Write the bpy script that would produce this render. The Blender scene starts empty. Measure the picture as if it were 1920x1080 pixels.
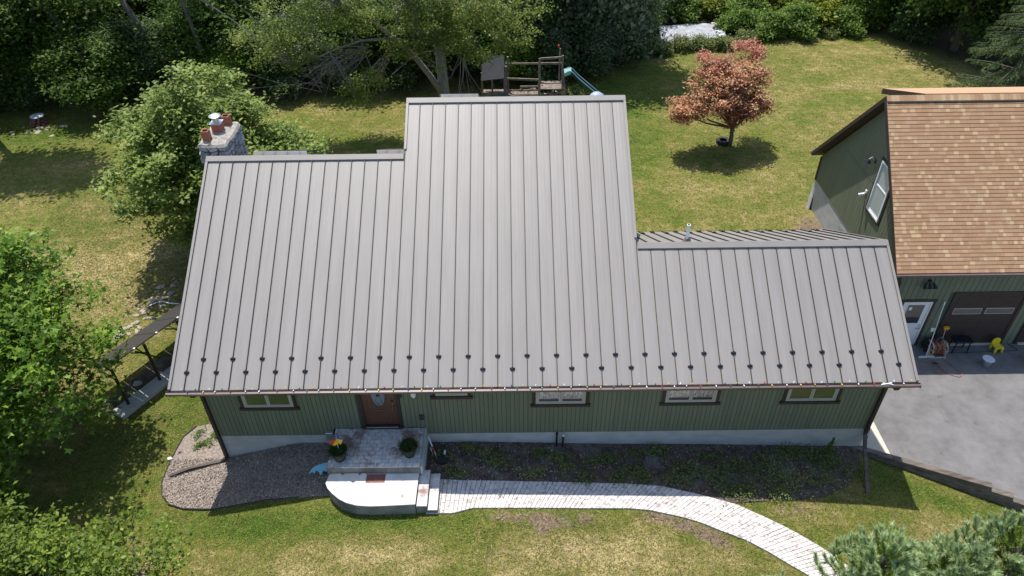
import bpy, math, random
import numpy as np
from mathutils import Matrix, Vector
R = math.radians
rng = np.random.default_rng(7)
random.seed(7)
scn = bpy.context.scene
col = scn.collection

# ------------------------------------------------------------------ camera, sky, sun, exposure
cam_d = bpy.data.cameras.new('camera'); cam = bpy.data.objects.new('camera', cam_d); col.objects.link(cam)
cam_d.sensor_width = 36.0; cam_d.lens = 1351.9/1920*36; cam_d.clip_start = .1; cam_d.clip_end = 3000
_F = Vector((-0.00306544, 0.77891161, -0.62712623)); _R = Vector((0.99991918, -0.00535047, -0.01153314)); _U = Vector((0.01233872, 0.62711089, 0.77883226))
_m = Matrix((_R, _U, -_F)).transposed().to_4x4(); _m.translation = Vector((9.4225, -13.5731, 14.3701))
cam.matrix_world = _m
scn.camera = cam

world = bpy.data.worlds.new('World'); scn.world = world; world.use_nodes = True
wn = world.node_tree.nodes; wl_ = world.node_tree.links
sky = wn.new('ShaderNodeTexSky'); sky.sky_type = 'NISHITA'; sky.sun_disc = False
SUN = Vector((-.16, .37, 1)).normalized()
sky.sun_elevation = math.asin(SUN.z); sky.sun_rotation = math.atan2(SUN.x, SUN.y)
wn['Background'].inputs['Strength'].default_value = .15
wl_.new(sky.outputs[0], wn['Background'].inputs[0])
sun_d = bpy.data.lights.new('sun', 'SUN'); sun_d.energy = 4.4; sun_d.angle = R(.53); sun_d.color = (1, .955, .89)
sun = bpy.data.objects.new('sun', sun_d); col.objects.link(sun)
sun.rotation_euler = SUN.to_track_quat('Z', 'Y').to_euler(); sun.location = (0, 10, 40)
scn.view_settings.view_transform = 'Standard'; scn.view_settings.look = 'None'
scn.view_settings.gamma = 1; scn.view_settings.use_curve_mapping = False
scn.view_settings.exposure = .42
scn.cycles.max_bounces = 6; scn.cycles.transparent_max_bounces = 8

# ------------------------------------------------------------------ materials
def mat(name, c1, c2=None, rough=.8, scale=5., detail=6., bump=0., bscale=None, metallic=0., rand=0., spec=.5,
        stretch=(1,1,1), translucent=0., island=None, coat=0., contrast=(.35,.65), spots=None):
    m = bpy.data.materials.new(name); m.use_nodes = True
    nt = m.node_tree; N = nt.nodes; L = nt.links
    b = N['Principled BSDF']; b.inputs['Roughness'].default_value = rough; b.inputs['Metallic'].default_value = metallic
    b.inputs['Specular IOR Level'].default_value = spec
    if coat: b.inputs['Coat Weight'].default_value = coat
    tc = N.new('ShaderNodeTexCoord'); mp = N.new('ShaderNodeMapping'); mp.inputs['Scale'].default_value = stretch
    geo = N.new('ShaderNodeNewGeometry'); L.new(geo.outputs['Position'], mp.inputs[0])
    c2 = c2 or c1
    if island:
        cr = N.new('ShaderNodeValToRGB'); cr.color_ramp.interpolation = 'LINEAR'
        el = cr.color_ramp.elements
        while len(el) < len(island): el.new(.5)
        for i, (p, c) in enumerate(island): el[i].position = p; el[i].color = (*c, 1)
        L.new(geo.outputs['Random Per Island'], cr.inputs[0]); colout = cr.outputs[0]
        nz = N.new('ShaderNodeTexNoise'); nz.inputs['Scale'].default_value = scale; L.new(mp.outputs[0], nz.inputs[0])
        mx = N.new('ShaderNodeMix'); mx.data_type = 'RGBA'; mx.blend_type = 'MULTIPLY'; mx.inputs[0].default_value = .6
        cr2 = N.new('ShaderNodeValToRGB'); cr2.color_ramp.elements[0].position = .35; cr2.color_ramp.elements[1].position = .65
        cr2.color_ramp.elements[0].color = (.55,.6,.5,1); cr2.color_ramp.elements[1].color = (1.25,1.2,1.1,1)
        L.new(nz.outputs[0], cr2.inputs[0]); L.new(colout, mx.inputs[6]); L.new(cr2.outputs[0], mx.inputs[7]); colout = mx.outputs[2]
    else:
        nz = N.new('ShaderNodeTexNoise'); nz.inputs['Scale'].default_value = scale; nz.inputs['Detail'].default_value = detail
        nz.inputs['Roughness'].default_value = .65
        L.new(mp.outputs[0], nz.inputs[0])
        cr = N.new('ShaderNodeValToRGB'); cr.color_ramp.elements[0].position = contrast[0]; cr.color_ramp.elements[1].position = contrast[1]
        cr.color_ramp.elements[0].color = (*c1, 1); cr.color_ramp.elements[1].color = (*c2, 1)
        L.new(nz.outputs[0], cr.inputs[0]); colout = cr.outputs[0]
    if spots:
        sc_, lo, hi, sc_col = spots
        n3 = N.new('ShaderNodeTexNoise'); n3.inputs['Scale'].default_value = sc_; n3.inputs['Detail'].default_value = 8; n3.inputs['Roughness'].default_value = .7
        L.new(mp.outputs[0], n3.inputs[0])
        mr = N.new('ShaderNodeMapRange'); mr.inputs[1].default_value = lo; mr.inputs[2].default_value = hi
        L.new(n3.outputs[0], mr.inputs[0])
        mx = N.new('ShaderNodeMix'); mx.data_type = 'RGBA'; mx.inputs[7].default_value = (*sc_col, 1)
        L.new(mr.outputs[0], mx.inputs[0]); L.new(colout, mx.inputs[6]); colout = mx.outputs[2]
    if rand:
        oi = N.new('ShaderNodeObjectInfo'); hs = N.new('ShaderNodeHueSaturation')
        mr = N.new('ShaderNodeMapRange'); mr.inputs[3].default_value = 1-rand; mr.inputs[4].default_value = 1+rand
        L.new(oi.outputs['Random'], mr.inputs[0]); L.new(mr.outputs[0], hs.inputs['Value']); L.new(colout, hs.inputs['Color']); colout = hs.outputs[0]
    L.new(colout, b.inputs['Base Color'])
    if bump:
        n2 = N.new('ShaderNodeTexNoise'); n2.inputs['Scale'].default_value = bscale or scale*6; n2.inputs['Detail'].default_value = 5
        L.new(mp.outputs[0], n2.inputs[0])
        bp = N.new('ShaderNodeBump'); bp.inputs['Strength'].default_value = bump; bp.inputs['Distance'].default_value = .02
        L.new(n2.outputs[0], bp.inputs['Height']); L.new(bp.outputs[0], b.inputs['Normal'])
    if translucent:
        tr = N.new('ShaderNodeBsdfTranslucent'); ms = N.new('ShaderNodeMixShader'); ms.inputs[0].default_value = translucent
        L.new(colout, tr.inputs[0]); L.new(b.outputs[0], ms.inputs[1]); L.new(tr.outputs[0], ms.inputs[2])
        L.new(ms.outputs[0], N['Material Output'].inputs[0])
    return m

M = {}
M['roof'] = mat('roof_metal', (.238,.220,.203), (.268,.249,.231), rough=.50, scale=2.2, bump=.012, bscale=420, rand=.03, spec=.6, stretch=(2.5,.22,.22))
M['roof_trim'] = mat('roof_trim_metal', (.225,.206,.188), (.245,.226,.208), rough=.5, scale=2, spec=.6)
M['seam'] = mat('roof_seam_shaded', (.038,.035,.033), rough=.5)  # darker than the pans: shade of the rib sides put into the seam colour
M['guard'] = mat('black_guard', (.012,.012,.016), rough=.35)
M['gutter'] = mat('gutter_brown_metal', (.12,.08,.07), (.15,.10,.09), rough=.3, scale=3, spec=1.0)
M['brown'] = mat('dark_brown_trim', (.035,.023,.018), (.05,.033,.027), rough=.6, scale=6)
M['siding'] = mat('green_siding', (.142,.160,.106), (.163,.181,.122), rough=.75, scale=2.5, rand=.07, stretch=(1,1,.2), bump=.15, bscale=40)
M['groove'] = mat('siding_groove', (.06,.078,.055), rough=.9)
M['concrete'] = mat('foundation_concrete', (.36,.37,.37), (.48,.48,.465), rough=.9, scale=1.6, bump=.1, stretch=(1,1,2), spots=(1.1,.62,.75,(.27,.26,.23)))
M['concrete_warm'] = mat('pale_concrete', (.50,.46,.37), (.60,.55,.45), rough=.9, scale=2.5, bump=.1)
M['stamp'] = mat('painted_stamped_concrete', (.42,.40,.38), (.68,.66,.63), rough=.8, scale=6, rand=.05, bump=.35, bscale=70, contrast=(.3,.6), spots=(1.9,.50,.62,(.27,.17,.14)))
M['stamp_walk'] = mat('worn_stamped_walk', (.44,.41,.385), (.68,.645,.615), rough=.85, scale=9, rand=.06, bump=.4, bscale=60, contrast=(.3,.6), spots=(8,.53,.66,(.27,.20,.17)))
M['stamp_smooth'] = mat('painted_landing', (.50,.485,.46), (.70,.69,.67), rough=.75, scale=3, bump=.1, spots=(6.,.58,.66,(.38,.28,.22)))
M['joint'] = mat('dirty_joint', (.08,.065,.055), (.22,.19,.165), rough=.95, scale=9)
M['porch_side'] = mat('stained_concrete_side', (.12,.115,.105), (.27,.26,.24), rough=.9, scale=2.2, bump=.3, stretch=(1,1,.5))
M['frame'] = mat('window_vinyl', (.42,.40,.35), rough=.45)
M['white'] = mat('white_vinyl', (.75,.76,.78), rough=.4)
M['door'] = mat('stained_door_wood', (.085,.035,.022), (.12,.05,.03), rough=.4, scale=3, stretch=(8,8,.6))
M['door_light'] = mat('door_moulding', (.17,.08,.05), rough=.35)
M['brass'] = mat('brass', (.55,.38,.14), rough=.25, metallic=1)
M['steel'] = mat('galvanised_steel', (.62,.63,.65), rough=.35, metallic=.8)
M['black'] = mat('black_plastic', (.015,.015,.017), rough=.45)
M['soft_black'] = mat('black_rubber', (.022,.022,.024), (.03,.03,.032), rough=.8)
M['asphalt'] = mat('driveway_asphalt', (.135,.13,.128), (.195,.19,.187), rough=.9, scale=1.6, detail=12, bump=.8, bscale=60, spots=(2.2,.60,.72,(.095,.092,.09)))
M['timber'] = mat('weathered_timber', (.085,.065,.052), (.19,.16,.135), rough=.95, scale=3, bump=.8, bscale=25, rand=.18, stretch=(.6,3,3))
M['mulch'] = mat('mulch_bed', (.17,.135,.115), (.36,.30,.26), rough=1, scale=14, bump=1., bscale=45)
M['soil'] = mat('dark_soil', (.055,.037,.027), (.15,.112,.09), rough=1, scale=4, bump=1., bscale=30, spots=(1.3,.55,.68,(.19,.175,.165)))
M['stone'] = mat('chimney_stone', (.20,.20,.21), (.46,.46,.47), rough=.9, scale=5, rand=.3, bump=.5, bscale=30)
M['mortar'] = mat('chimney_mortar', (.055,.055,.06), (.10,.10,.105), rough=.95, scale=10, bump=.6)
M['crown'] = mat('chimney_crown_mortar', (.22,.20,.17), (.42,.39,.34), rough=.95, scale=6, bump=1, bscale=20, spots=(5,.55,.65,(.12,.11,.10)))
M['clay'] = mat('clay_flue', (.30,.10,.06), (.36,.13,.08), rough=.8, scale=8)
M['bark'] = mat('bark', (.085,.07,.058), (.16,.14,.12), rough=.95, scale=6, bump=.8, bscale=20, stretch=(2,2,.5))
M['bark_pale'] = mat('pale_bark', (.16,.15,.13), (.30,.285,.26), rough=.95, scale=5, bump=.8, bscale=20, stretch=(2,2,.5))
M['twig'] = mat('bare_twig', (.20,.18,.16), (.28,.25,.22), rough=.9)
M['rock'] = mat('pale_limestone', (.27,.235,.18), (.42,.37,.29), rough=.95, scale=6, bump=.5, rand=.12)
M['tan_dirt'] = mat('tan_dirt', (.42,.31,.17), (.50,.40,.25), rough=1, scale=5, bump=.5)
M['solar'] = mat('solar_panel_cell', (.038,.034,.032), (.042,.038,.036), rough=.5, spec=.4)
M['solar_back'] = mat('solar_panel_blue', (.02,.026,.05), rough=.2)
M['dark_steel'] = mat('dark_steel', (.018,.015,.014), rough=.5)
M['wood_grey'] = mat('weathered_play_wood', (.14,.105,.085), (.28,.235,.195), rough=.95, scale=4, bump=.5)
M['canvas'] = mat('grey_canvas', (.05,.05,.058), (.065,.065,.073), rough=.9)
M['slide'] = mat('dark_green_slide', (.012,.055,.05), rough=.3)
M['slide_top'] = mat('pale_slide_lip', (.25,.42,.43), rough=.35)
M['teal'] = mat('teal_plastic', (.03,.16,.19), rough=.4)
M['ball'] = mat('pale_blue_ball', (.30,.36,.47), (.36,.42,.52), rough=.5)
M['tarp'] = mat('pale_tarp', (.24,.25,.275), (.40,.41,.44), rough=.6, scale=2, bump=.8, bscale=5, spots=(2.4,.6,.7,(.2,.2,.2)))
M['yellow'] = mat('yellow_plastic', (.72,.56,.02), rough=.4)
M['orange_y'] = mat('orange_yellow_plastic', (.75,.38,.02), rough=.4)
M['bucket'] = mat('grey_bucket', (.22,.25,.29), rough=.5)
M['hose'] = mat('orange_hose', (.36,.13,.07), (.42,.17,.10), rough=.5)
M['reel'] = mat('reel_beige', (.50,.45,.35), rough=.6)
M['red'] = mat('red_paint', (.55,.03,.02), rough=.5)
M['blue'] = mat('blue_paint', (.04,.05,.30), rough=.5)
M['blue_white'] = mat('pale_metal', (.62,.66,.72), rough=.4)
M['lightblue'] = mat('light_blue_cloth', (.22,.50,.62), (.28,.58,.70), rough=.8, scale=9)
M['pot'] = mat('dark_grey_pot', (.028,.026,.03), (.04,.037,.04), rough=.7)
M['grate'] = mat('black_grill', (.012,.013,.018), rough=.35)
M['brick'] = mat('red_brown_inlay', (.17,.06,.045), (.26,.12,.095), rough=.9, scale=8, bump=.4)
M['screen'] = mat('white_sticker', (.8,.8,.8), rough=.6)
M['curtain'] = mat('dark_room', (.01,.01,.012), rough=1)
for n, c in (('bulb_white',(.75,.78,.8)),('bulb_red',(.55,.03,.03)),('bulb_yellow',(.75,.52,.06)),('bulb_blue',(.05,.10,.35)),('bulb_green',(.03,.22,.08))):
    M[n] = mat(n, c, rough=.15)
def shingle(n, a, b): M[n] = mat(n, a, b, rough=.95, scale=30, bump=.35, bscale=160, rand=.08)
shingle('shingle_a', (.385,.225,.122), (.425,.255,.145)); shingle('shingle_b', (.36,.205,.11), (.40,.235,.13))
shingle('shingle_c', (.50,.34,.185), (.55,.385,.215)); shingle('shingle_d', (.42,.26,.15), (.465,.295,.175))
def glass(name, base, mixf=.3, tint=(.9,.95,1)):
    m = bpy.data.materials.new(name); m.use_nodes = True; nt = m.node_tree
    b = nt.nodes['Principled BSDF']; b.inputs['Base Color'].default_value = (*base, 1); b.inputs['Roughness'].default_value = .3
    gl = nt.nodes.new('ShaderNodeBsdfGlossy'); gl.inputs['Roughness'].default_value = .02; gl.inputs['Color'].default_value = (*tint, 1)
    ms = nt.nodes.new('ShaderNodeMixShader'); ms.inputs[0].default_value = mixf
    ge = nt.nodes.new('ShaderNodeNewGeometry'); nz = nt.nodes.new('ShaderNodeTexNoise'); nz.inputs['Scale'].default_value = 6.; bp = nt.nodes.new('ShaderNodeBump')
    bp.inputs['Strength'].default_value = .25; bp.inputs['Distance'].default_value = .004
    nt.links.new(ge.outputs['Position'], nz.inputs[0]); nt.links.new(nz.outputs[0], bp.inputs['Height']); nt.links.new(bp.outputs[0], gl.inputs['Normal'])
    nt.links.new(b.outputs[0], ms.inputs[1]); nt.links.new(gl.outputs[0], ms.inputs[2]); nt.links.new(ms.outputs[0], nt.nodes['Material Output'].inputs[0])
    return m
M['glass'] = glass('window_glass', (.045,.055,.038), .12, (.8,.85,.8))
M['glass_curtain'] = mat('curtained_glass', (.16,.12,.11), (.50,.45,.44), rough=.12, scale=14, detail=10, contrast=(.36,.60), stretch=(1.4,1,.7), spec=.8)
M['glass_pale'] = glass('pale_glass', (.42,.46,.50), .12)
M['glass_low'] = glass('dark_lower_glass', (.02,.022,.03), .10)
M['glass_dark'] = glass('dark_glass', (.01,.012,.016), .12)
M['glass_lead'] = glass('leaded_glass', (.13,.16,.19), .25)
LF = {}
def leaf(name, a, b, c, tr=.38, rough=.5, scale=.8):
    M[name] = mat(name, a, island=[(0, a), (.5, b), (1, c)], rough=rough, translucent=tr, scale=scale, spec=.25)
leaf('leaf_light', (.12,.19,.035), (.22,.30,.06), (.36,.43,.12))
leaf('leaf_birch', (.13,.19,.035), (.21,.28,.055), (.38,.42,.11), tr=.45)
leaf('leaf_dark', (.06,.115,.024), (.11,.19,.038), (.21,.32,.075), tr=.5)
leaf('leaf_deep', (.05,.095,.03), (.09,.15,.05), (.21,.29,.12), tr=.45)
leaf('leaf_grey', (.11,.155,.08), (.19,.24,.13), (.42,.46,.34), tr=.45)
leaf('leaf_star', (.07,.15,.014), (.14,.25,.028), (.30,.43,.06))
leaf('leaf_low', (.075,.135,.016), (.145,.22,.03), (.31,.38,.07))
leaf('leaf_bush', (.085,.16,.025), (.14,.24,.04), (.25,.36,.07))
leaf('leaf_yellow', (.12,.17,.02), (.21,.26,.03), (.33,.36,.05))
leaf('leaf_maple', (.33,.13,.07), (.52,.255,.145), (.56,.39,.22), tr=.25)
leaf('leaf_maple_red', (.30,.09,.07), (.44,.17,.12), (.54,.30,.20), tr=.25)
leaf('leaf_pot', (.03,.055,.012), (.05,.09,.02), (.09,.13,.03))
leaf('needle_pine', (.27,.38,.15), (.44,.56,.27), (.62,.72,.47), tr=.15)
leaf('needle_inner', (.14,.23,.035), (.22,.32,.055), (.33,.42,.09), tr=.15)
leaf('needle_spruce', (.07,.12,.035), (.12,.185,.06), (.21,.29,.10), tr=.1)
leaf('grass_blade', (.10,.13,.022), (.17,.165,.045), (.30,.25,.11), tr=.2, rough=.8, scale=1.5)
leaf('clover', (.10,.165,.02), (.16,.235,.035), (.30,.37,.09), tr=.2, rough=.8)
leaf('weed', (.09,.14,.03), (.15,.20,.05), (.27,.29,.11), tr=.25)
leaf('dry_straw', (.30,.23,.13), (.42,.34,.20), (.52,.44,.28), tr=.1, rough=.9)
leaf('chips', (.12,.095,.08), (.30,.25,.21), (.60,.53,.46), tr=0, rough=1)

# ------------------------------------------------------------------ object helpers
WL = {}
def tag(o, label=None, cat=None, group=None, kind=None):
    if label: o['label'] = label
    if cat: o['category'] = cat
    if group: o['group'] = group
    if kind: o['kind'] = kind
    return o
def thing(name, label, cat, loc=(0,0,0), rz=0, group=None):
    o = bpy.data.objects.new(name, None); col.objects.link(o); o.empty_display_size = .2
    o.location = loc; o.rotation_euler = (0,0,rz); WL[o] = Vector(loc)
    return tag(o, label, cat, group)
class B:
    def __init__(s): s.v = []; s.f = []; s.mi = []
    def add(s, vs, fs, mi=0):
        n = len(s.v); s.v += [tuple(v) for v in vs]; s.f += [tuple(i+n for i in f) for f in fs]; s.mi += [mi]*len(fs); return s
    def box(s, a, b, mi=0):
        x0,y0,z0 = a; x1,y1,z1 = b
        return s.add([(x0,y0,z0),(x1,y0,z0),(x1,y1,z0),(x0,y1,z0),(x0,y0,z1),(x1,y0,z1),(x1,y1,z1),(x0,y1,z1)],
              [(0,3,2,1),(4,5,6,7),(0,1,5,4),(1,2,6,5),(2,3,7,6),(3,0,4,7)], mi)
    def hexa(s, bot, top, mi=0):
        n = len(bot)
        return s.add(list(bot)+list(top), [tuple(range(n))[::-1], tuple(range(n,2*n))]+[(i,(i+1)%n,n+(i+1)%n,n+i) for i in range(n)], mi)
    def bar(s, p, q, w, h=None, mi=0, up=(0,0,1)):
        h = h or w; p = Vector(p); q = Vector(q); d = (q-p).normalized(); u = Vector(up)
        if abs(d.dot(u)) > .97: u = Vector((0,1,0))
        x = d.cross(u).normalized()*w/2; y = x.cross(d).normalized()*h/2
        return s.hexa([p-x-y,p+x-y,p+x+y,p-x+y],[q-x-y,q+x-y,q+x+y,q-x+y], mi)
    def tube(s, pts, rad, n=8, mi=0, cap=True):
        pts = [Vector(p) for p in pts]; rs = rad if hasattr(rad,'__len__') else [rad]*len(pts); vs = []; fs = []
        pu = None
        for i, p in enumerate(pts):
            d = (pts[min(i+1,len(pts)-1)]-pts[max(i-1,0)]).normalized()
            u = Vector((0,0,1)) if abs(d.z) < .9 else Vector((0,1,0))
            x = d.cross(u).normalized(); y = x.cross(d).normalized()
            for k in range(n):
                a = 2*math.pi*k/n; vs.append(p+x*math.cos(a)*rs[i]+y*math.sin(a)*rs[i])
        for i in range(len(pts)-1):
            for k in range(n):
                fs.append((i*n+k,i*n+(k+1)%n,(i+1)*n+(k+1)%n,(i+1)*n+k))
        if cap: fs += [tuple(range(n))[::-1], tuple(range((len(pts)-1)*n,len(pts)*n))]
        return s.add(vs, fs, mi)
    def lathe(s, prof, c=(0,0,0), n=20, mi=0):
        vs = [(c[0]+r*math.cos(2*math.pi*k/n), c[1]+r*math.sin(2*math.pi*k/n), c[2]+z) for r,z in prof for k in range(n)]
        fs = [(i*n+k,i*n+(k+1)%n,(i+1)*n+(k+1)%n,(i+1)*n+k) for i in range(len(prof)-1) for k in range(n)]
        if prof[0][0] > 1e-4: fs.append(tuple(range(n))[::-1])
        if prof[-1][0] > 1e-4: fs.append(tuple(range((len(prof)-1)*n, len(prof)*n)))
        return s.add(vs, fs, mi)
def mk_mesh(name, b, mats, smooth=False):
    me = bpy.data.meshes.new(name); me.from_pydata(b.v, [], b.f)
    for m in (mats if isinstance(mats, (list,tuple)) else [mats]): me.materials.append(M[m])
    if len(set(b.mi)) > 1: me.polygons.foreach_set('material_index', b.mi)
    if smooth: me.polygons.foreach_set('use_smooth', [True]*len(me.polygons))
    me.update(); return me
def put(name, me, parent=None, loc=(0,0,0), rot=(0,0,0), scale=None):
    o = bpy.data.objects.new(name, me); col.objects.link(o); o.location = loc; o.rotation_euler = rot
    if scale is not None: o.scale = scale
    if parent is not None: o.parent = parent
    WL[o] = (WL.get(parent, Vector()) if parent else Vector()) + Vector(loc)
    return o
def part(name, b, mats, parent=None, smooth=False, world_coords=True, bevel=0):
    """a mesh whose coordinates are given in world space (or in the parent's own space)"""
    if world_coords and parent is not None:
        w = WL[parent]; b.v = [(v[0]-w.x, v[1]-w.y, v[2]-w.z) for v in b.v]
    # origin at the part's own centre
    a = np.array([tuple(v) for v in b.v]); c = (a.min(0)+a.max(0))/2; b.v = [tuple(r) for r in (a-c)]
    o = put(name, mk_mesh(name, b, mats, smooth), parent, tuple(c))
    if bevel:
        md = o.modifiers.new('bevel', 'BEVEL'); md.width = bevel; md.segments = 1
    return o
def np_mesh(name, verts, faces_flat, sizes, mats, mi=None, smooth=False):
    me = bpy.data.meshes.new(name); nv = len(verts); nf = len(sizes)
    me.vertices.add(nv); me.vertices.foreach_set('co', np.asarray(verts, dtype=np.float32).ravel())
    me.loops.add(len(faces_flat)); me.loops.foreach_set('vertex_index', np.asarray(faces_flat, dtype=np.int32))
    me.polygons.add(nf); st = np.concatenate([[0], np.cumsum(sizes)[:-1]]).astype(np.int32)
    me.polygons.foreach_set('loop_start', st)
    for m in (mats if isinstance(mats,(list,tuple)) else [mats]): me.materials.append(M[m])
    if mi is not None: me.polygons.foreach_set('material_index', np.asarray(mi, dtype=np.int32))
    me.update(calc_edges=True)
    if smooth: me.polygons.foreach_set('use_smooth', [True]*nf)
    return me
def sm(a, b, x):
    t = np.clip((x-a)/(b-a), 0, 1); return t*t*(3-2*t)

# ------------------------------------------------------------------ terrain
ALPHA = R(29.8); TA = math.tan(ALPHA); CA = math.cos(ALPHA); SA = math.sin(ALPHA)
PW = .4064; RW = 50*PW; Y1, Y2, Y3 = 6.35, 8.13, 3.64
DRIVE = -4.66
def timber_y(x): return .42-.43*(x-20.3)
def terrain(x, y):
    x = np.asarray(x, float); y = np.asarray(y, float)
    b = np.interp(x, [-1.2,-.5,.4,1.2,3.2,3.9,5.4,7,8,12.7,14.5,18.3,19.7,20.9,25], [-3.75,-3.75,-3.72,-3.62,-3.28,-3.14,-3.02,-3.04,-3.1,-3.18,-3.24,-3.47,-3.57,-3.74,-4.2])
    w = np.interp(x, [-.9,.4,2.8,8.3,14.85,19.6,20.5], [-3.74,-3.74,-3.06,-3.08,-3.3,-3.49,-3.7])
    b = b+(w-b)*sm(-.3, .5, y)*(x < 20.6)-.05*np.clip(-2-y, 0, 8)
    b = b+(-3.72-b)*sm(1.5, 3., y)
    b = b + .012*np.sin(x*.9+y*.4)+.02*np.sin(x*.31-y*.37+1)*sm(-2, -6, -np.abs(y-10))
    drive = (x > 20.05) & (y < 8.2) & (y > timber_y(x)+.12)
    b = np.where(drive, DRIVE-.12, b)
    return b
def tz(x, y): return float(terrain(x, y))
gx = np.concatenate([[-600,-250,-120,-70,-45], np.arange(-32,-14,1.), np.arange(-14,31,.25), np.arange(31,50,1.), [60,80,130,260,600]])
gy = np.concatenate([[-600,-200,-80,-40,-25,-16], np.arange(-12,-6,.75), np.arange(-6,17,.25), np.arange(17,46,.6), [50,60,80,130,260,600]])
XX, YY = np.meshgrid(gx, gy); ZZ = terrain(XX, YY)
nx, ny = len(gx), len(gy)
idx = np.arange(nx*ny).reshape(ny, nx)
q = np.stack([idx[:-1,:-1], idx[:-1,1:], idx[1:,1:], idx[1:,:-1]], -1).reshape(-1, 4)
gme = np_mesh('ground', np.stack([XX.ravel(), YY.ravel(), ZZ.ravel()], 1), q.ravel(), np.full(len(q), 4), [], smooth=True)
# where the turf is dry, lush or worn through (real patches of the lawn)
def blobs(lst, X, Y):
    o = np.zeros_like(X)
    for x, y, rx, ry, ang, a in lst:
        c, s = math.cos(ang), math.sin(ang); dx = X-x; dy = Y-y
        u = (dx*c+dy*s)/rx; v = (-dx*s+dy*c)/ry; o += a*np.exp(-(u*u+v*v))
    return o
DRY = [(-8,11,6,4,.5,.35),(10,-3,12,1.4,0,.25),(27,21,8,8,0,.22),(-7,10.6,3.4,1.3,.5,.8),(-9.3,11.8,3,1.5,.5,.5),(-5.5,12.2,2,.9,.6,.6),(-5,7.5,2.5,1.6,.9,.5),(3.6,-3.2,2.2,.7,0,.5),(5.6,-3.1,2,.5,0,.5),(9.9,-2.9,2.6,.6,0,.6),
       (12.4,-3.2,2,.8,0,.55),(-.5,-2.5,1.2,.7,0,.4),(22.2,-2.1,1.6,.6,-.35,.7),(21,-2.4,1.2,.6,0,.6),(17.1,-1.9,1.0,.6,-.3,.4),(33,31,5,2.5,.2,.6),(29.5,18.5,3.5,3,0,.22),
       (29,23,3,2,0,.22),(20,15.5,3,2.2,0,.22),(17,17,3,2,0,.22),(24.5,14,2.5,2,0,.22),(-13,19,3,2,.4,.4),(25,27,3,2,0,.3)]
LUSH = [(-3.4,1.95,1.5,1,0,.9),(-1.5,2.9,1.2,1.4,0,.9),(4.7,-2.1,3,.45,0,1.),(2.1,-2.0,1.5,.6,0,.9),(7.9,-2.35,1.2,.6,0,1.),(11.1,-2.2,1,.3,0,.6),(.2,-1.7,1.4,.4,0,.7),
        (-18,22.5,4,2,0,1.),(21.4,-.9,2.5,.25,-.44,1.),(15.8,22,2,5,0,.6),(14.5,27,3,3,0,.7),(-2,0,1.4,1.4,0,.6),(22,29,3,2,0,.6),(26,31,3,2,0,.3),(-6,16,2,3,0,.3),(18.4,-2.6,.8,.5,0,.6)]
BARE = [(10.1,-2.05,.8,.22,-.1,1.),(9.0,-1.95,.5,.13,0,.8),(10.15,-2.35,.25,.2,0,.8),(11.3,-2.05,.45,.18,.3,.8),(14.0,-2.2,.9,.2,-.4,.9),(13.2,-1.95,.6,.14,-.3,.7),(14.8,-2.65,.6,.2,-.5,.9),(17.4,-1.65,1.,.22,.1,.6),(10.7,-2.9,.4,.12,0,.6),
        (-1.1,-1.6,.35,.15,0,.5),(5.2,28.4,10,1.2,0,.5),(-9,27.5,8,1.2,0,.5),(19.0,-.25,.5,.3,0,.8),(18.0,-1.0,1.1,.2,-.2,.5),(22.6,12.2,.7,1.4,0,1.6),(-5.0,8.3,1.9,.55,1.0,.6),(-3.2,3.6,.6,2,.5,.5)]
for nm, l in (('dry', DRY), ('lush', LUSH), ('bare', BARE)):
    at = gme.attributes.new(nm, 'FLOAT', 'POINT'); at.data.foreach_set('value', np.clip(blobs(l, XX, YY), 0, 1.6).ravel().astype(np.float32))
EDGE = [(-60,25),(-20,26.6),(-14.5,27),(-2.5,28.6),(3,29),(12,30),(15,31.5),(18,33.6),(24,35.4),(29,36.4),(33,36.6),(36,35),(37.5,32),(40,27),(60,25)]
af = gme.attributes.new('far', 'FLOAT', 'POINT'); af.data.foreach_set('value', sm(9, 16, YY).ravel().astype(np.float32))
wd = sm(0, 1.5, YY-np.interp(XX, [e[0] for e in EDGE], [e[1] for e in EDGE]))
at = gme.attributes.new('wood', 'FLOAT', 'POINT'); at.data.foreach_set('value', wd.ravel().astype(np.float32))
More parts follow.
